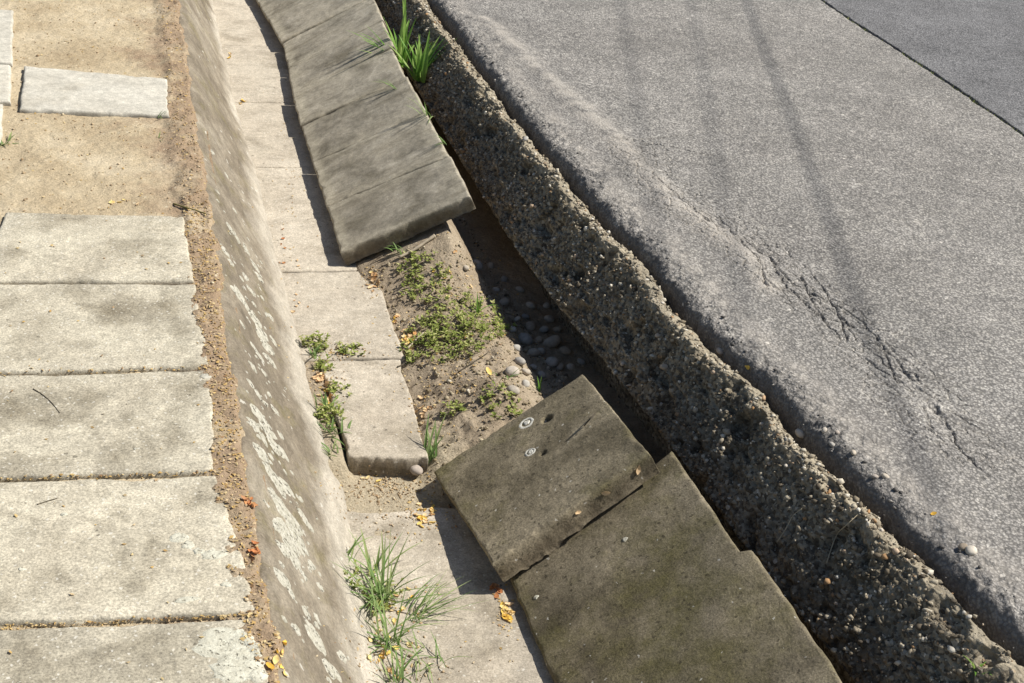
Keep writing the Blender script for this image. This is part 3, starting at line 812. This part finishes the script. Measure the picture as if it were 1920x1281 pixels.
def crumbs(name, pts, size, mat, label, cat, sink=0.3):
    v, f = ICO0
    n = len(pts); P = np.array([tuple(p) for p in pts])
    s = size[0] + (size[1] - size[0]) * RNG.random(n) ** 4
    sc = s[:, None, None] * (0.45 + 0.9 * RNG.random((n, 1, 3)))
    V = v[None] * (0.6 + 0.7 * RNG.random((n, 12, 1))) * sc
    a = RNG.random(n) * 6.28
    ca, sa = np.cos(a)[:, None], np.sin(a)[:, None]
    V = np.stack([V[..., 0] * ca - V[..., 1] * sa, V[..., 0] * sa + V[..., 1] * ca, V[..., 2] * 0.75], -1)
    V = V + P[:, None, :] + np.array([0, 0, 1])[None, None] * (s * (1 - sink) * 0.6)[:, None, None]
    F = f[None] + (np.arange(n) * 12)[:, None, None]
    me = mesh_from(name, V.reshape(-1, 3), F.reshape(-1, 3), smooth_shade=False)
    return tag(obj(name, me, M[mat]), label, kind='stuff')
def scatter(n, xr, yr, keep=None, on=None):
    out = []
    while len(out) < n:
        x, y = random.uniform(*xr), random.uniform(*yr)
        if keep and random.random() > keep(x, y): continue
        p = down(x, y)[0]
        if on and not (HIT and HIT.name.startswith(on)): continue
        out.append(p)
    return out
def scatter_px(n, cx, cy, sx, sy):
    out = []
    for _ in range(n):
        p = at(random.gauss(cx, sx), random.gauss(cy, sy))[0]
        if not HIT.name.startswith('concrete_plate'): out.append(p)
    return out
soil_pts = scatter(1300, (0.13, 0.225), (1.6, 4.2), on='ground') + scatter(600, (0.13, 0.225), (4.2, 6.4), on='ground') + scatter(1500, (-0.5, 0.2), (3.56, 6.2), on='ground')
crumbs('soil_crumbs', soil_pts, (0.0008, 0.0046), 'gravel', 'small stones and soil crumbs beside the paving slabs', 'gravel')
grit_pts = scatter_px(420, 720, 915, 50, 18) + scatter_px(250, 730, 960, 60, 25) + scatter_px(200, 760, 1240, 60, 30) + scatter_px(160, 620, 700, 16, 30) + scatter_px(120, 640, 655, 40, 8)
crumbs('channel_grit', grit_pts, (0.001, 0.0042), 'gravel', 'pale grit washed below the broken step', 'gravel')
pit_pts = [p for p in scatter(3200, (0.68, 1.14), (2.62, 3.78), on='soil_bed') if p.z < -0.20]
crumbs('pit_crumbs', pit_pts, (0.001, 0.0065), 'chips', 'clods and small stones on the pit soil', 'gravel')
wall_pts = scatter(9000, (1.06, 1.5), (1.6, 6.2), keep=lambda x, y: (0.45 + 0.55 * float(smooth(-0.25, 0.25, fbm(x, y, 0, 11, 2, 71)))) if base(y) - 0.02 < x < edge(y) + 0.005 else 0.0)
crumbs('edging_stones', wall_pts, (0.0022, 0.0085), 'stones', 'exposed small stones on the eroded edging', 'gravel', 0.6)
crack_pts = scatter(800, (1.18, 1.62), (1.6, 6.0), keep=lambda x, y: 1.0 if edge(y) + 0.01 < x < edge(y) + 0.09 else 0.0)
crumbs('asphalt_crumbs', crack_pts, (0.001, 0.006), 'rubble_grey', 'loose asphalt crumbs along the road crack', 'gravel', 0.5)

def flake_mesh(name, mats, r=0.008):
    """a curled dry flake of leaf or petal"""
    V, F = [], []
    n = 7
    cu = random.uniform(0.4, 1.4); fold = random.uniform(0.2, 0.9)
    for i in range(n):
        t = i / (n - 1)
        w = r * 0.55 * math.sin(math.pi * (0.08 + 0.86 * t)) ** 0.8
        a = (t - 0.5) * cu * 1.6
        x, z = r * 1.9 * (t - 0.5), r * (0.35 + 0.9 * (t - 0.5) ** 2 * cu * 2)
        for k in (-1, 0, 1):
            V.append((x, w * k + random.uniform(-.08, .08) * r, z - 0.32 * r + abs(k) * w * fold + random.uniform(-.06, .06) * r))
    for i in range(n - 1):
        for k in (0, 1):
            a = i * 3 + k
            F.append((a, a + 3, a + 4, a + 1))
    return mesh_from(name, V, faces=F)
FLAKES = {}
def flakes(mat):
    if mat not in FLAKES:
        FLAKES[mat] = [flake_mesh('flake', mat) for _ in range(5)]
        for me in FLAKES[mat]: me.materials.append(M[mat])
    return FLAKES[mat]
def drop_flake(p, n, size, mat, label, group, name='dry_flake', cat='dry flake'):
    o = obj(name, random.choice(flakes(mat)))
    q = n.to_track_quat('Z', 'Y').to_matrix().to_4x4()
    rot = Matrix.Rotation(random.uniform(0, 6.28), 4, 'Z') @ Matrix.Rotation(random.gauss(0, 0.35), 4, 'X')
    o.matrix_world = Matrix.Translation(p + n * 0.001) @ q @ rot @ Matrix.Scale(size * 0.95 / 0.008, 4)
    return tag(o, label, cat, group)
CL = [  # centre in the photo, spread, how many, size, material, label
    (702, 528, 9, 16, 14, .0100, 'tan', 'tan dry flake at the channel floor edge below the end plate'),
    (692, 512, 6, 5, 4, .008, 'flake', 'yellow dry flake beside the corner of the end plate'),
    (768, 636, 8, 11, 24, .0100, 'flake', 'yellow dry flake heaped where floor meets the weedy pit'),
    (742, 598, 5, 8, 6, .007, 'flake', 'small yellow flake on the floor edge above the heap'),
    (603, 712, 10, 10, 8, .013, 'tan', 'tan dry leaf by the bank foot among small weeds'),
    (612, 745, 10, 12, 12, .010, 'flake', 'yellow flake by the bank foot among small weeds'),
    (795, 768, 8, 14, 9, .009, 'tan', 'tan flake along the floor edge above the leaning grass'),
    (800, 965, 14, 14, 22, .008, 'flake', 'yellow flake left of the loose tilted plate'),
    (928, 1108, 9, 7, 9, .009, 'orange', 'orange flake below the corner of the loose plate'),
    (952, 1150, 5, 12, 18, .010, 'flake', 'golden flake in the gap beside the sunken plate'),
    (468, 945, 6, 8, 7, .009, 'orange', 'orange flake in the soil strip beside the paving'),
    (478, 1040, 6, 12, 7, .008, 'orange', 'rusty flake in the soil strip near the tadpole lichen'),
    (455, 192, 3, 4, 4, .010, 'flake', 'yellow flake at the bank foot near the top, lower of two spots'),
    (431, 103, 3, 5, 4, .011, 'flake', 'yellow flake at the bank foot near the top, upper of two spots'),
    (735, 1215, 30, 28, 14, .009, 'flake', 'pale yellow flake under the sprawling grass'),
    (745, 1140, 40, 30, 10, .008, 'flake', 'yellow flake scattered round the sprawling grass'),
    (520, 1235, 8, 25, 10, .008, 'flake', 'yellowish flake in the soil strip by the lichen rosette'),
    (230, 378, 14, 5, 5, .008, 'flake', 'yellow flake on sandy soil behind the first slab'),
    (700, 895, 25, 5, 4, .008, 'flake', 'yellow flake below the broken step'),
    (880, 520, 40, 30, 10, .007, 'flake', 'yellow flake on the upper pit soil'),
    (900, 640, 35, 40, 9, .007, 'flake', 'yellow flake among the pit weeds'),
    (560, 560, 14, 40, 9, .006, 'tan', 'tan flake at the foot of the bank above the crack'),
    (530, 460, 6, 40, 6, .006, 'orange', 'small orange flake at the bank foot beside the floor'),
]
for cx, cy, sx, sy, n, size, mat, lab in CL:
    for _ in range(n):
        p, nn = at(random.gauss(cx, sx * .75), random.gauss(cy, sy * .75))
        drop_flake(p, nn, size * random.uniform(.75, 1.25), mat, lab, lab.split(' flake')[0] + ' flakes ' + ' '.join(lab.split()[-3:]))
for px, py, size, mat, lab in [(916, 698, .014, 'flake', 'single pale yellow leaf on the bare pit soil'), (852, 472, .010, 'flake', 'golden flake on the pit soil below the end plate'),
                          (1404, 690, .009, 'flake', 'bright yellow flake on the rim of the edging'), (1750, 965, .008, 'flake', 'pale seed husk lying on the asphalt edge'),
                          (1195, 880, .012, 'flake', 'pale curled flake in the joint right of the loose plate'), (1135, 923, .011, 'tan', 'tan flake on the joint below the loose plate'),
                          (1083, 960, .008, 'tan', 'tan flake at the joint under the loose plate'), (788, 888, .014, 'tan', 'tan dry leaf curled against the broken step')]:
    p, nn = at(px, py); drop_flake(p, nn, size, mat, lab, None)

def litter(name, pts, size, label):
    V, F = [], []
    for p in pts:
        a = random.uniform(0, 6.28); s = random.uniform(*size); w = s * random.uniform(.3, .7)
        dx, dy = math.cos(a) * s, math.sin(a) * s; ox, oy = -math.sin(a) * w, math.cos(a) * w
        b = len(V); z = p.z + 0.0012
        V += [(p.x - dx, p.y - dy, z + random.uniform(0, s * .5)), (p.x + ox, p.y + oy, z + random.uniform(0, s * .6)), (p.x + dx, p.y + dy, z + random.uniform(0, s * .5)), (p.x - ox, p.y - oy, z)]
        F.append((b, b + 1, b + 2, b + 3))
    return tag(obj(name, mesh_from(name, V, faces=F, smooth_shade=False), M['litter']), label, kind='stuff')
lp = scatter(1500, (0.135, 0.215), (1.6, 3.6), on='ground') + scatter(500, (0.135, 0.215), (3.6, 6.2), on='ground') + scatter(600, (-0.45, 0.2), (3.56, 6.0), on='ground') + scatter(90, (-0.4, 0.14), (1.6, 3.5))
for q in [(700, 525, 12, 20, 50), (765, 630, 15, 25, 80), (610, 715, 14, 30, 80), (790, 780, 14, 30, 50), (800, 960, 25, 25, 80), (950, 1150, 10, 40, 50), (740, 1190, 45, 50, 110), (720, 910, 50, 12, 60), (860, 600, 60, 90, 420), (860, 700, 60, 40, 160), (540, 400, 12, 150, 60), (640, 660, 35, 6, 30), (560, 300, 70, 200, 30), (560, 300, 30, 200, 30)]:
    lp += scatter_px(q[4], *q[:4])
for (xa, ya, xb, yb, n) in ((0, 1177, 485, 1153, 150), (0, 900, 405, 887, 90), (0, 701, 396, 690, 50)):
    for _ in range(n):
        t = random.random()
        lp.append(at(xa + (xb - xa) * t, ya + (yb - ya) * t + random.gauss(0, 2.5))[0])
litter('leaf_litter', lp, (0.002, 0.0055), 'fine dry leaf crumbs and flower husks lying about')

# ------------------------------------------------------------------ pebbles in the shaded hollow
PEB = []
for k in range(6):
    v, f = ICO2
    r = 1 + 0.16 * fbm(v[:, 0] + k * 9, v[:, 1], v[:, 2], 1.1, 2, k)
    PEB.append(mesh_from('pebble', v * r[:, None] * np.array([1.0, 0.8, 0.62]), faces=f)); PEB[-1].materials.append(M['pebble'])
def pebble(p, r, label, group=None):
    o = obj('pebble', random.choice(PEB)); o.location = p + Vector((0, 0, r * 0.32)); r *= 1.25; o.scale = (r,) * 3
    o.rotation_euler = (random.uniform(-.4, .4), random.uniform(-.4, .4), random.uniform(0, 6.28))
    return tag(o, label, 'pebble', group)
for px, py, r in [(985, 640, .022), (1035, 645, .023), (1030, 600, .014), (995, 615, .015), (1000, 665, .017), (1035, 682, .018), (975, 680, .014), (945, 570, .016), (995, 575, .013), (1020, 620, .012), (970, 655, .012),
                  (1060, 660, .014), (985, 700, .013), (960, 700, .016), (1015, 705, .012), (1050, 690, .012), (945, 525, .011), (975, 545, .012), (1010, 640, .012), (1070, 690, .011), (1000, 690, .010), (960, 620, .012),
                  (920, 500, .011), (1025, 575, .010), (1045, 620, .012), (930, 545, .010), (985, 595, .010), (1090, 680, .011), (970, 600, .009), (1015, 660, .010)]:
    pebble(at(px, py)[0], r, 'grey pebble lying in the shaded hollow under the edging', 'pebbles in the shaded hollow')
pebble(at(893, 500)[0], .018, 'pale stone at the shadow line above the pit weeds')
pebble(at(874, 504)[0], .009, 'small white stone left of the pale stone in the pit')
pebble(at(962, 735)[0], .016, 'tan pebble at the upper edge of the loose plate')
pebble(at(985, 722)[0], .011, 'small pale pebble near the upper edge of the loose plate')
pebble(at(780, 884)[0], .017, 'light stone leaning at the end of the broken step')
pebble(at(1234, 630)[0], .007, 'white stone chip set in the edging face')
for px, py, r in [(1350, 660, .009), (985, 262, .009), (1500, 815, .010), (1820, 1035, .011), (1805, 1028, .008), (1660, 895, .007), (1245, 690, .009), (1545, 808, .006), (1570, 812, .005), (1560, 835, .006), (1600, 850, .006), (1640, 895, .006)]:
    pebble(at(px, py)[0], r, 'pale stone chip along the broken rim of the road', 'pale stone chips on the road rim')

# ------------------------------------------------------------------ grass and weeds
def blade_mesh(L, w, lean, curl, az):
    V, F = [], []; n = 8
    d = Vector((math.cos(az), math.sin(az), 0)); s = Vector((-d.y, d.x, 0))
    p = Vector((0, 0, 0)); th = lean
    for i in range(n + 1):
        t = i / n
        ww = w * (0.55 + 0.9 * t) * (1 - t) ** 0.6 if t < 1 else 0.0
        ww = w * min(1, 0.5 + 2.2 * t) * (1 - t ** 2.2)
        up = -d * math.cos(th) + Vector((0, 0, 1)) * math.sin(th)
        V += [p - s * ww * .5 + up * ww * .18, p.copy(), p + s * ww * .5 + up * ww * .18]
        th += curl / n
        p = p + (d * math.sin(th) + Vector((0, 0, 1)) * math.cos(th)) * (L / n)
    for i in range(n):
        for k in (0, 1):
            a = i * 3 + k; F.append((a, a + 1, a + 4, a + 3))
    return mesh_from('blade', V, faces=F)
def tuft(px, py, blades, mat, label, name='grass_tuft', group='grass growing in the ditch', z=None, spread=0.012):
    p, _ = at(px, py)
    if z is not None: p = Vector(un(px, py, z))
    root = empty(name, p); tag(root, label, 'grass', group)
    for (L, w, lean, curl, az) in blades:
        me = blade_mesh(L, w, lean, curl, az)
        o = obj('blade', me, M[mat], root, (random.gauss(0, spread) , random.gauss(0, spread), -0.004))
    return root
def rnd_blades(n, L, w, lean=(0.1, 0.9), curl=(0.2, 1.2), az=(0, 6.283)):
    return [(random.uniform(*L), random.uniform(*w), random.uniform(*lean), random.uniform(*curl), random.uniform(*az)) for _ in range(n)]
U_, R_, L_ = math.pi / 2, 0.0, math.pi
tuft(752, 122, [(.27, .020, .05, .25, 1.9), (.30, .018, .12, .3, 1.5), (.22, .018, .5, .7, 3.3), (.18, .020, .6, .8, 3.0), (.17, .020, .3, .5, 2.6), (.2, .017, .2, .3, 0.6), (.17, .015, .9, .8, 3.6), (.13, .018, .5, .9, 4.2), (.2, .015, .35, .3, 2.3), (.12, .017, .2, .4, 5.0), (.24, .016, .1, .2, 1.0), (.26, .013, .8, .5, 2.9), (.24, .014, .7, .5, 3.5), (.2, .012, 1.0, .4, 3.1)] + rnd_blades(9, (.12, .26), (.012, .019), (.05, .8), (.2, .7), (.6, 3.8)),
     'grass', 'tall bright grass tuft at the top, left of the pair', z=-0.14)
tuft(786, 150, [(.2, .022, .1, .4, 1.2), (.19, .024, .35, .4, 0.3), (.17, .022, .25, .3, 0.9), (.13, .020, .5, .7, 2.8), (.2, .018, .3, .5, 0.0), (.12, .020, .1, .4, 4.8), (.15, .020, .45, .6, 1.7), (.16, .018, .2, .5, 2.4), (.18, .018, .15, .3, 1.8), (.2, .016, .5, .4, .8), (.22, .014, .6, .3, .4)] + rnd_blades(8, (.10, .2), (.012, .02), (.05, .7), (.2, .7), (-.4, 3.2)),
     'grass', 'tall bright grass tuft at the top, right of the pair', z=-0.14)
tuft(742, 165, rnd_blades(5, (.05, .10), (.004, .007), (.6, 1.2), (.3, .9), (2.4, 4.2)), 'grass_dull', 'thin blades lying on the fourth upper plate')
tuft(800, 215, rnd_blades(7, (.05, .10), (.004, .007), (.3, 1.1), (.3, .9), (2.0, 4.4)), 'grass_dull', 'thin blades at the right edge of the third upper plate')
tuft(828, 268, rnd_blades(4, (.04, .07), (.003, .006), (.3, 1.1), (.3, .9), (2.0, 4.4)), 'grass_dull', 'tiny blades in the gap beside the second upper plate')
tuft(895, 590, [(.075, .006, .05, .4, 1.6), (.065, .006, .3, .5, 2.6), (.085, .005, .3, 1.6, 0.2), (.06, .006, .2, .5, 1.0), (.055, .005, .5, .6, 3.3), (.05, .006, .2, .6, 5.0)], 'grass', 'small bright grass tuft at the shadow line of the pit', spread=.006)
tuft(1012, 738, [(.055, .007, .1, .4, 2.0), (.05, .005, .3, .5, 1.2), (.04, .005, .4, .5, 2.9)], 'grass', 'single short grass shoot above the loose plate', spread=.004)
tuft(806, 872, [(.13, .008, .35, .5, 1.3), (.12, .008, .3, .5, 1.1), (.14, .008, .4, .4, 0.9), (.10, .008, .3, .6, 1.7), (.11, .009, .45, .4, 1.0), (.09, .008, .3, .7, .6), (.12, .006, .4, .4, 1.5), (.08, .007, .2, .5, 2.2), (.10, .006, .5, .6, 1.2)], 'grass_dull', 'leaning grass tuft at the left corner of the loose plate', spread=.010)
tuft(945, 705, rnd_blades(5, (.03, .06), (.003, .006), (.3, 1.0)), 'grass_dull', 'few thin blades behind the loose plate', spread=.008)
tuft(752, 470, rnd_blades(6, (.03, .06), (.006, .010), (.2, .9), (.3, .9), (1, 4.5)), 'grass_dull', 'short blades under the front of the end plate', spread=.014)
tuft(615, 770, rnd_blades(12, (.04, .075), (.004, .007), (.1, .9)), 'grass_dull', 'weedy blades at the bank foot, upper clump', spread=.012)
tuft(622, 812, rnd_blades(14, (.04, .08), (.004, .007), (.1, .9)), 'grass_dull', 'weedy blades at the bank foot, middle clump', spread=.012)
tuft(628, 850, rnd_blades(10, (.03, .06), (.004, .006), (.1, .9)), 'grass_dull', 'weedy blades at the bank foot beside the broken step', spread=.010)
tuft(588, 668, rnd_blades(12, (.025, .05), (.005, .008), (.1, .9)), 'grass_dull', 'yellow green blades at the bank foot beside the floor crack', spread=.012)
tuft(715, 1125, rnd_blades(40, (.09, .19), (.003, .0055), (.2, 1.0), (.3, 1.1)), 'grass_dull', 'largest sprawling grass tuft on the lower floor', spread=.012)
tuft(700, 1075, [(.11, .006, .1, .3, 1.7), (.10, .008, .3, .4, 1.9), (.09, .006, .5, .5, .6), (.12, .005, .7, .7, 0.3), (.09, .005, .6, .7, 2.9), (.10, .005, .6, .6, 3.6), (.07, .007, .2, .5, 1.2), (.12, .004, .8, .5, .9)], 'grass_dull', 'upper grass tuft on the lower floor', spread=.010)
tuft(725, 1205, rnd_blades(30, (.08, .15), (.003, .0055), (.1, .9), (.3, 1.1)), 'grass_dull', 'grass tuft on the lower floor, below the largest one', spread=.012)
tuft(800, 1235, rnd_blades(18, (.05, .10), (.002, .0035), (.2, 1.1), (.5, 1.8)), 'grass_dull', 'wiry thin grass at the bottom of the lower floor', spread=.02)
tuft(770, 1160, rnd_blades(22, (.09, .16), (.002, .0035), (.7, 1.2), (.3, .8), (-.4, 1.0)), 'grass_dull', 'wiry blades leaning towards the sunken plate', spread=.014)
tuft(655, 1045, rnd_blades(7, (.05, .09), (.004, .006), (.2, 1.0)), 'grass_dull', 'small green sprig at the bank foot above the sprawling grass', spread=.006)
tuft(740, 1275, rnd_blades(16, (.06, .11), (.003, .005), (.2, 1.0)), 'grass_dull', 'grass clump cut by the bottom picture edge', spread=.014)
tuft(1830, 1262, rnd_blades(7, (.025, .05), (.004, .006), (.1, .8)), 'grass', 'tiny green sprout on the edging at the bottom right', spread=.005)
tuft(8, 272, rnd_blades(9, (.03, .06), (.006, .009), (.3, 1.1)), 'grass_dull', 'dark little weed at the left picture edge on sand', spread=.008)
tuft(297, 218, rnd_blades(6, (.02, .04), (.004, .007), (.3, 1.1)), 'grass_dull', 'tiny weed at the near edge of the lone slab', spread=.006)
tuft(300, 262, rnd_blades(5, (.02, .035), (.003, .005), (.3, 1.1)), 'grass_dull', 'tiny dark sprig on sand below the lone slab', spread=.006)

def weed(px, py, n, spread, hgt, label, name='weed_plant', leaf=(.0035, .0075)):
    p0, _ = at(px, py)
    root = empty(name, p0); tag(root, label, 'weed', 'low leafy weeds in the ditch')
    SV, SF, LV, LF = [], [], [], []
    for k in range(n):
        a = random.uniform(0, 6.28); r = spread * math.sqrt(random.random())
        x, y = p0.x + r * math.cos(a), p0.y + r * math.sin(a) * 1.2
        b = down(x, y, p0.z + 0.09)[0]
        if abs(b.z - p0.z) > 0.07: continue
        tip = b + Vector((random.gauss(0, .010), random.gauss(0, .010), random.uniform(.3, 1) * hgt))
        i0 = len(SV)
        for q, rad in ((b - Vector((0, 0, .004)), .0009), (tip, .0005)):
            for j in range(3):
                SV.append(q - p0 + Vector((math.cos(j * 2.09), math.sin(j * 2.09), 0)) * rad)
        for j in range(3): SF.append((i0 + j, i0 + (j + 1) % 3, i0 + 3 + (j + 1) % 3, i0 + 3 + j))
        for m_ in range(random.randint(4, 8)):
            t = random.uniform(.25, 1.0); c = b.lerp(tip, t) - p0
            az = random.uniform(0, 6.28); s = random.uniform(*leaf)
            d = Vector((math.cos(az), math.sin(az), random.uniform(-.2, .8))).normalized(); sd_ = d.cross(Vector((0, 0, 1))).normalized()
            upv = sd_.cross(d)
            i1 = len(LV)
            LV += [c, c + d * s * .9 + sd_ * s * .55 + upv * s * .15, c + d * s * 2.0, c + d * s * .9 - sd_ * s * .55 + upv * s * .15]
            LF.append((i1, i1 + 1, i1 + 2, i1 + 3))
    obj('stem', mesh_from('stem', SV, faces=SF), M['stem'], root)
    COL.objects[-1]['kind'] = 'stuff'
    f = obj('foliage', mesh_from('foliage', LV, faces=LF, smooth_shade=False), M['weed'], root); f['kind'] = 'stuff'
    return root
for a in [(795, 520, 28, .050, .035, 'sparse weed below the end plate, uppermost in the pit'), (800, 545, 30, .045, .035, 'low weed left in the upper pit'),
          (855, 575, 34, .050, .04, 'leafy weed left of the bright grass tuft'), (845, 610, 46, .055, .045, 'densest leafy weed in the middle of the pit'),
          (905, 615, 32, .045, .035, 'leafy weed below the bright grass tuft'), (870, 640, 40, .05, .035, 'dark leafy weed low in the pit middle'),
          (800, 620, 26, .038, .035, 'leafy weed beside the heap of yellow flakes'), (785, 662, 26, .035, .035, 'small round weed beside the stick'), (835, 655, 34, .045, .035, 'leafy weed above the bare soil patch'),
          (770, 505, 14, .03, .02, 'tiny weed near the front corner of the end plate'), (945, 760, 24, .04, .03, 'brown green weed behind the loose plate'),
          (935, 600, 16, .03, .025, 'small weed at the shadow line in the pit'), (592, 648, 26, .022, .035, 'round green weed at the bank foot by the crack'), (655, 662, 16, .022, .02, 'small weed growing in the floor crack'),
          (605, 690, 14, .018, .025, 'small weed at the bank foot below the crack'), (618, 790, 26, .025, .04, 'leafy weed at the bank foot left of the broken slab'), (640, 735, 14, .018, .025, 'small weed among the tan leaves'),
          (700, 1120, 24, .04, .035, 'low weed at the root of the sprawling grass'), (850, 770, 14, .02, .03, 'small sprig behind the leaning grass')]:
    weed(a[0], a[1], int(a[2] * 1.35), a[3] * 1.5, a[4] * 0.8, a[5])
# moss growing in the joint of the two asphalts
mv, mf = [], []
for k in range(1100):
    y = random.uniform(3.9, 6.2); x = 3.046 + 0.03 * float(fbm(0, y, 0, 1.6, 6, 52, 0.72)) + random.gauss(0, .004)
    if vn(np.array([y * 3.5]), np.array([0.5]), 0, 5)[0] < -0.15 and random.random() < .8: continue
    a = random.uniform(0, 6.28); L = random.uniform(.005, .022); i0 = len(mv)
    mv += [(x - .002, y, .004), (x + .002, y, .004), (x + math.cos(a) * L * .6, y + math.sin(a) * L * .6, .006 + L)]
    mf.append((i0, i0 + 1, i0 + 2))
tag(obj('joint_moss', mesh_from('joint_moss', mv, faces=mf, smooth_shade=False), M['weed']), 'yellow green moss and grass in the asphalt joint', kind='stuff')

# ------------------------------------------------------------------ twigs and straws
def twig(pts, r0, r1, mat, label, name='twig', lift=0.003, arch=0.0, cat='twig'):
    P = [at(*p) for p in pts]
    W = []
    for i, (p, n) in enumerate(P):
        t = i / (len(P) - 1)
        W.append(p + n * (lift + r0) + Vector((0, 0, arch * math.sin(math.pi * t))))
    # smooth the path
    Q = []
    for i in range(len(W) - 1):
        for k in range(5):
            t = k / 5
            a, b = W[max(0, i - 1)], W[min(len(W) - 1, i + 2)]
            Q.append(0.5 * ((2 * W[i]) + (W[i + 1] - a) * t + (2 * a - 5 * W[i] + 4 * W[i + 1] - b) * t * t + (3 * W[i] - a - 3 * W[i + 1] + b) * t ** 3))
    Q.append(W[-1])
    V, F = [], []; o0 = Q[0].copy()
    for i, q in enumerate(Q):
        d = (Q[min(i + 1, len(Q) - 1)] - Q[max(i - 1, 0)]).normalized()
        s = d.cross(Vector((0, 0, 1))).normalized(); u = s.cross(d)
        r = (r0 + (r1 - r0) * i / (len(Q) - 1)) * random.uniform(.85, 1.15)
        for j in range(6):
            V.append(q - o0 + (s * math.cos(j * 1.047) + u * math.sin(j * 1.047)) * r)
    for i in range(len(Q) - 1):
        for j in range(6):
            F.append((i * 6 + j, i * 6 + (j + 1) % 6, (i + 1) * 6 + (j + 1) % 6, (i + 1) * 6 + j))
    F += [tuple(range(5, -1, -1)), tuple(range((len(Q) - 1) * 6, len(Q) * 6))]
    o = obj(name, mesh_from(name, V, faces=F), M[mat], None, o0)
    return tag(o, label, cat)
twig([(62, 730), (80, 741), (97, 756), (112, 775)], .0011, .0007, 'dark_twig', 'thin curved dark twig on the dark stained slab', lift=0)
twig([(70, 947), (88, 941), (108, 935)], .0012, .0007, 'dark_twig', 'short dark twig on the slab with the tadpole lichen', lift=0)
twig([(325, 384), (350, 391), (386, 402)], .0030, .002, 'stem', 'brown stick on soil at the corner of the first slab', lift=0)
twig([(750, 486), (778, 471), (803, 454), (817, 445)], .0045, .0055, 'twig', 'pale grey stick lying under the end plate', name='stick', lift=.003, cat='stick')
twig([(768, 656), (780, 642), (795, 628)], .0035, .003, 'twig', 'pale stick leaning out of the heap of yellow flakes', name='stick', lift=.004, cat='stick')
twig([(745, 690), (768, 680), (790, 672)], .002, .0012, 'dark_twig', 'dark rootlet at the floor edge beside the pit', lift=.001)
twig([(860, 700), (890, 680), (915, 662)], .0018, .001, 'dark_twig', 'dark thin twig on the bare pit soil', lift=.002)
twig([(1462, 1018), (1475, 992), (1490, 972), (1506, 952)], .0011, .0007, 'straw', 'short dry straw on the edging, left of two', name='straw', lift=.006, arch=.004, cat='straw')
twig([(1553, 1052), (1575, 1012), (1592, 985), (1622, 958)], .0014, .0008, 'straw', 'long dry straw on the edging, right of two', name='straw', lift=.008, arch=.006, cat='straw')
twig([(1096, 800), (1118, 776), (1142, 756)], .0014, .0008, 'dark_twig', 'dark grass stalk on the upper right corner of the loose plate', lift=.001)

# ------------------------------------------------------------------ overhead cables whose soft shadows cross the road
def cable(g0, g1, height, label, r=0.011):
    a = Vector((*un(*g0, 0.02)[:2], 0.02)); b = Vector((*un(*g1, 0.02)[:2], 0.02))
    k = height / SUN.z
    d = (b - a).normalized()
    p, q = a + SUN * k - d * 9, b + SUN * k + d * 14
    V, F = [], []; n = 24
    s = d.cross(Vector((0, 0, 1))).normalized()
    for i in range(n + 1):
        t = i / n
        c = p.lerp(q, t) - p + Vector((0, 0, -0.25 * 4 * t * (1 - t) + 0.22))
        for j in range(8):
            V.append(c + s * math.cos(j * .785) * r + Vector((0, 0, math.sin(j * .785) * r)))
    for i in range(n):
        for j in range(8):
            F.append((i * 8 + j, i * 8 + (j + 1) % 8, (i + 1) * 8 + (j + 1) % 8, (i + 1) * 8 + j))
    o = obj('overhead_cable', mesh_from('cable', V, faces=F), M['cable'], None, p)
    tag(o, label, 'cable', 'overhead cables above the road')
cable((1700, 830), (1390, 20), 4.4, 'overhead cable that throws the longest shadow line on the road', 0.0068)
cable((1340, 330), (1285, 20), 4.6, 'overhead cable that throws the middle shadow line on the road', 0.0042)
cable((1180, 170), (1152, 0), 4.7, 'overhead cable that throws the leftmost shadow line on the road', 0.0042)
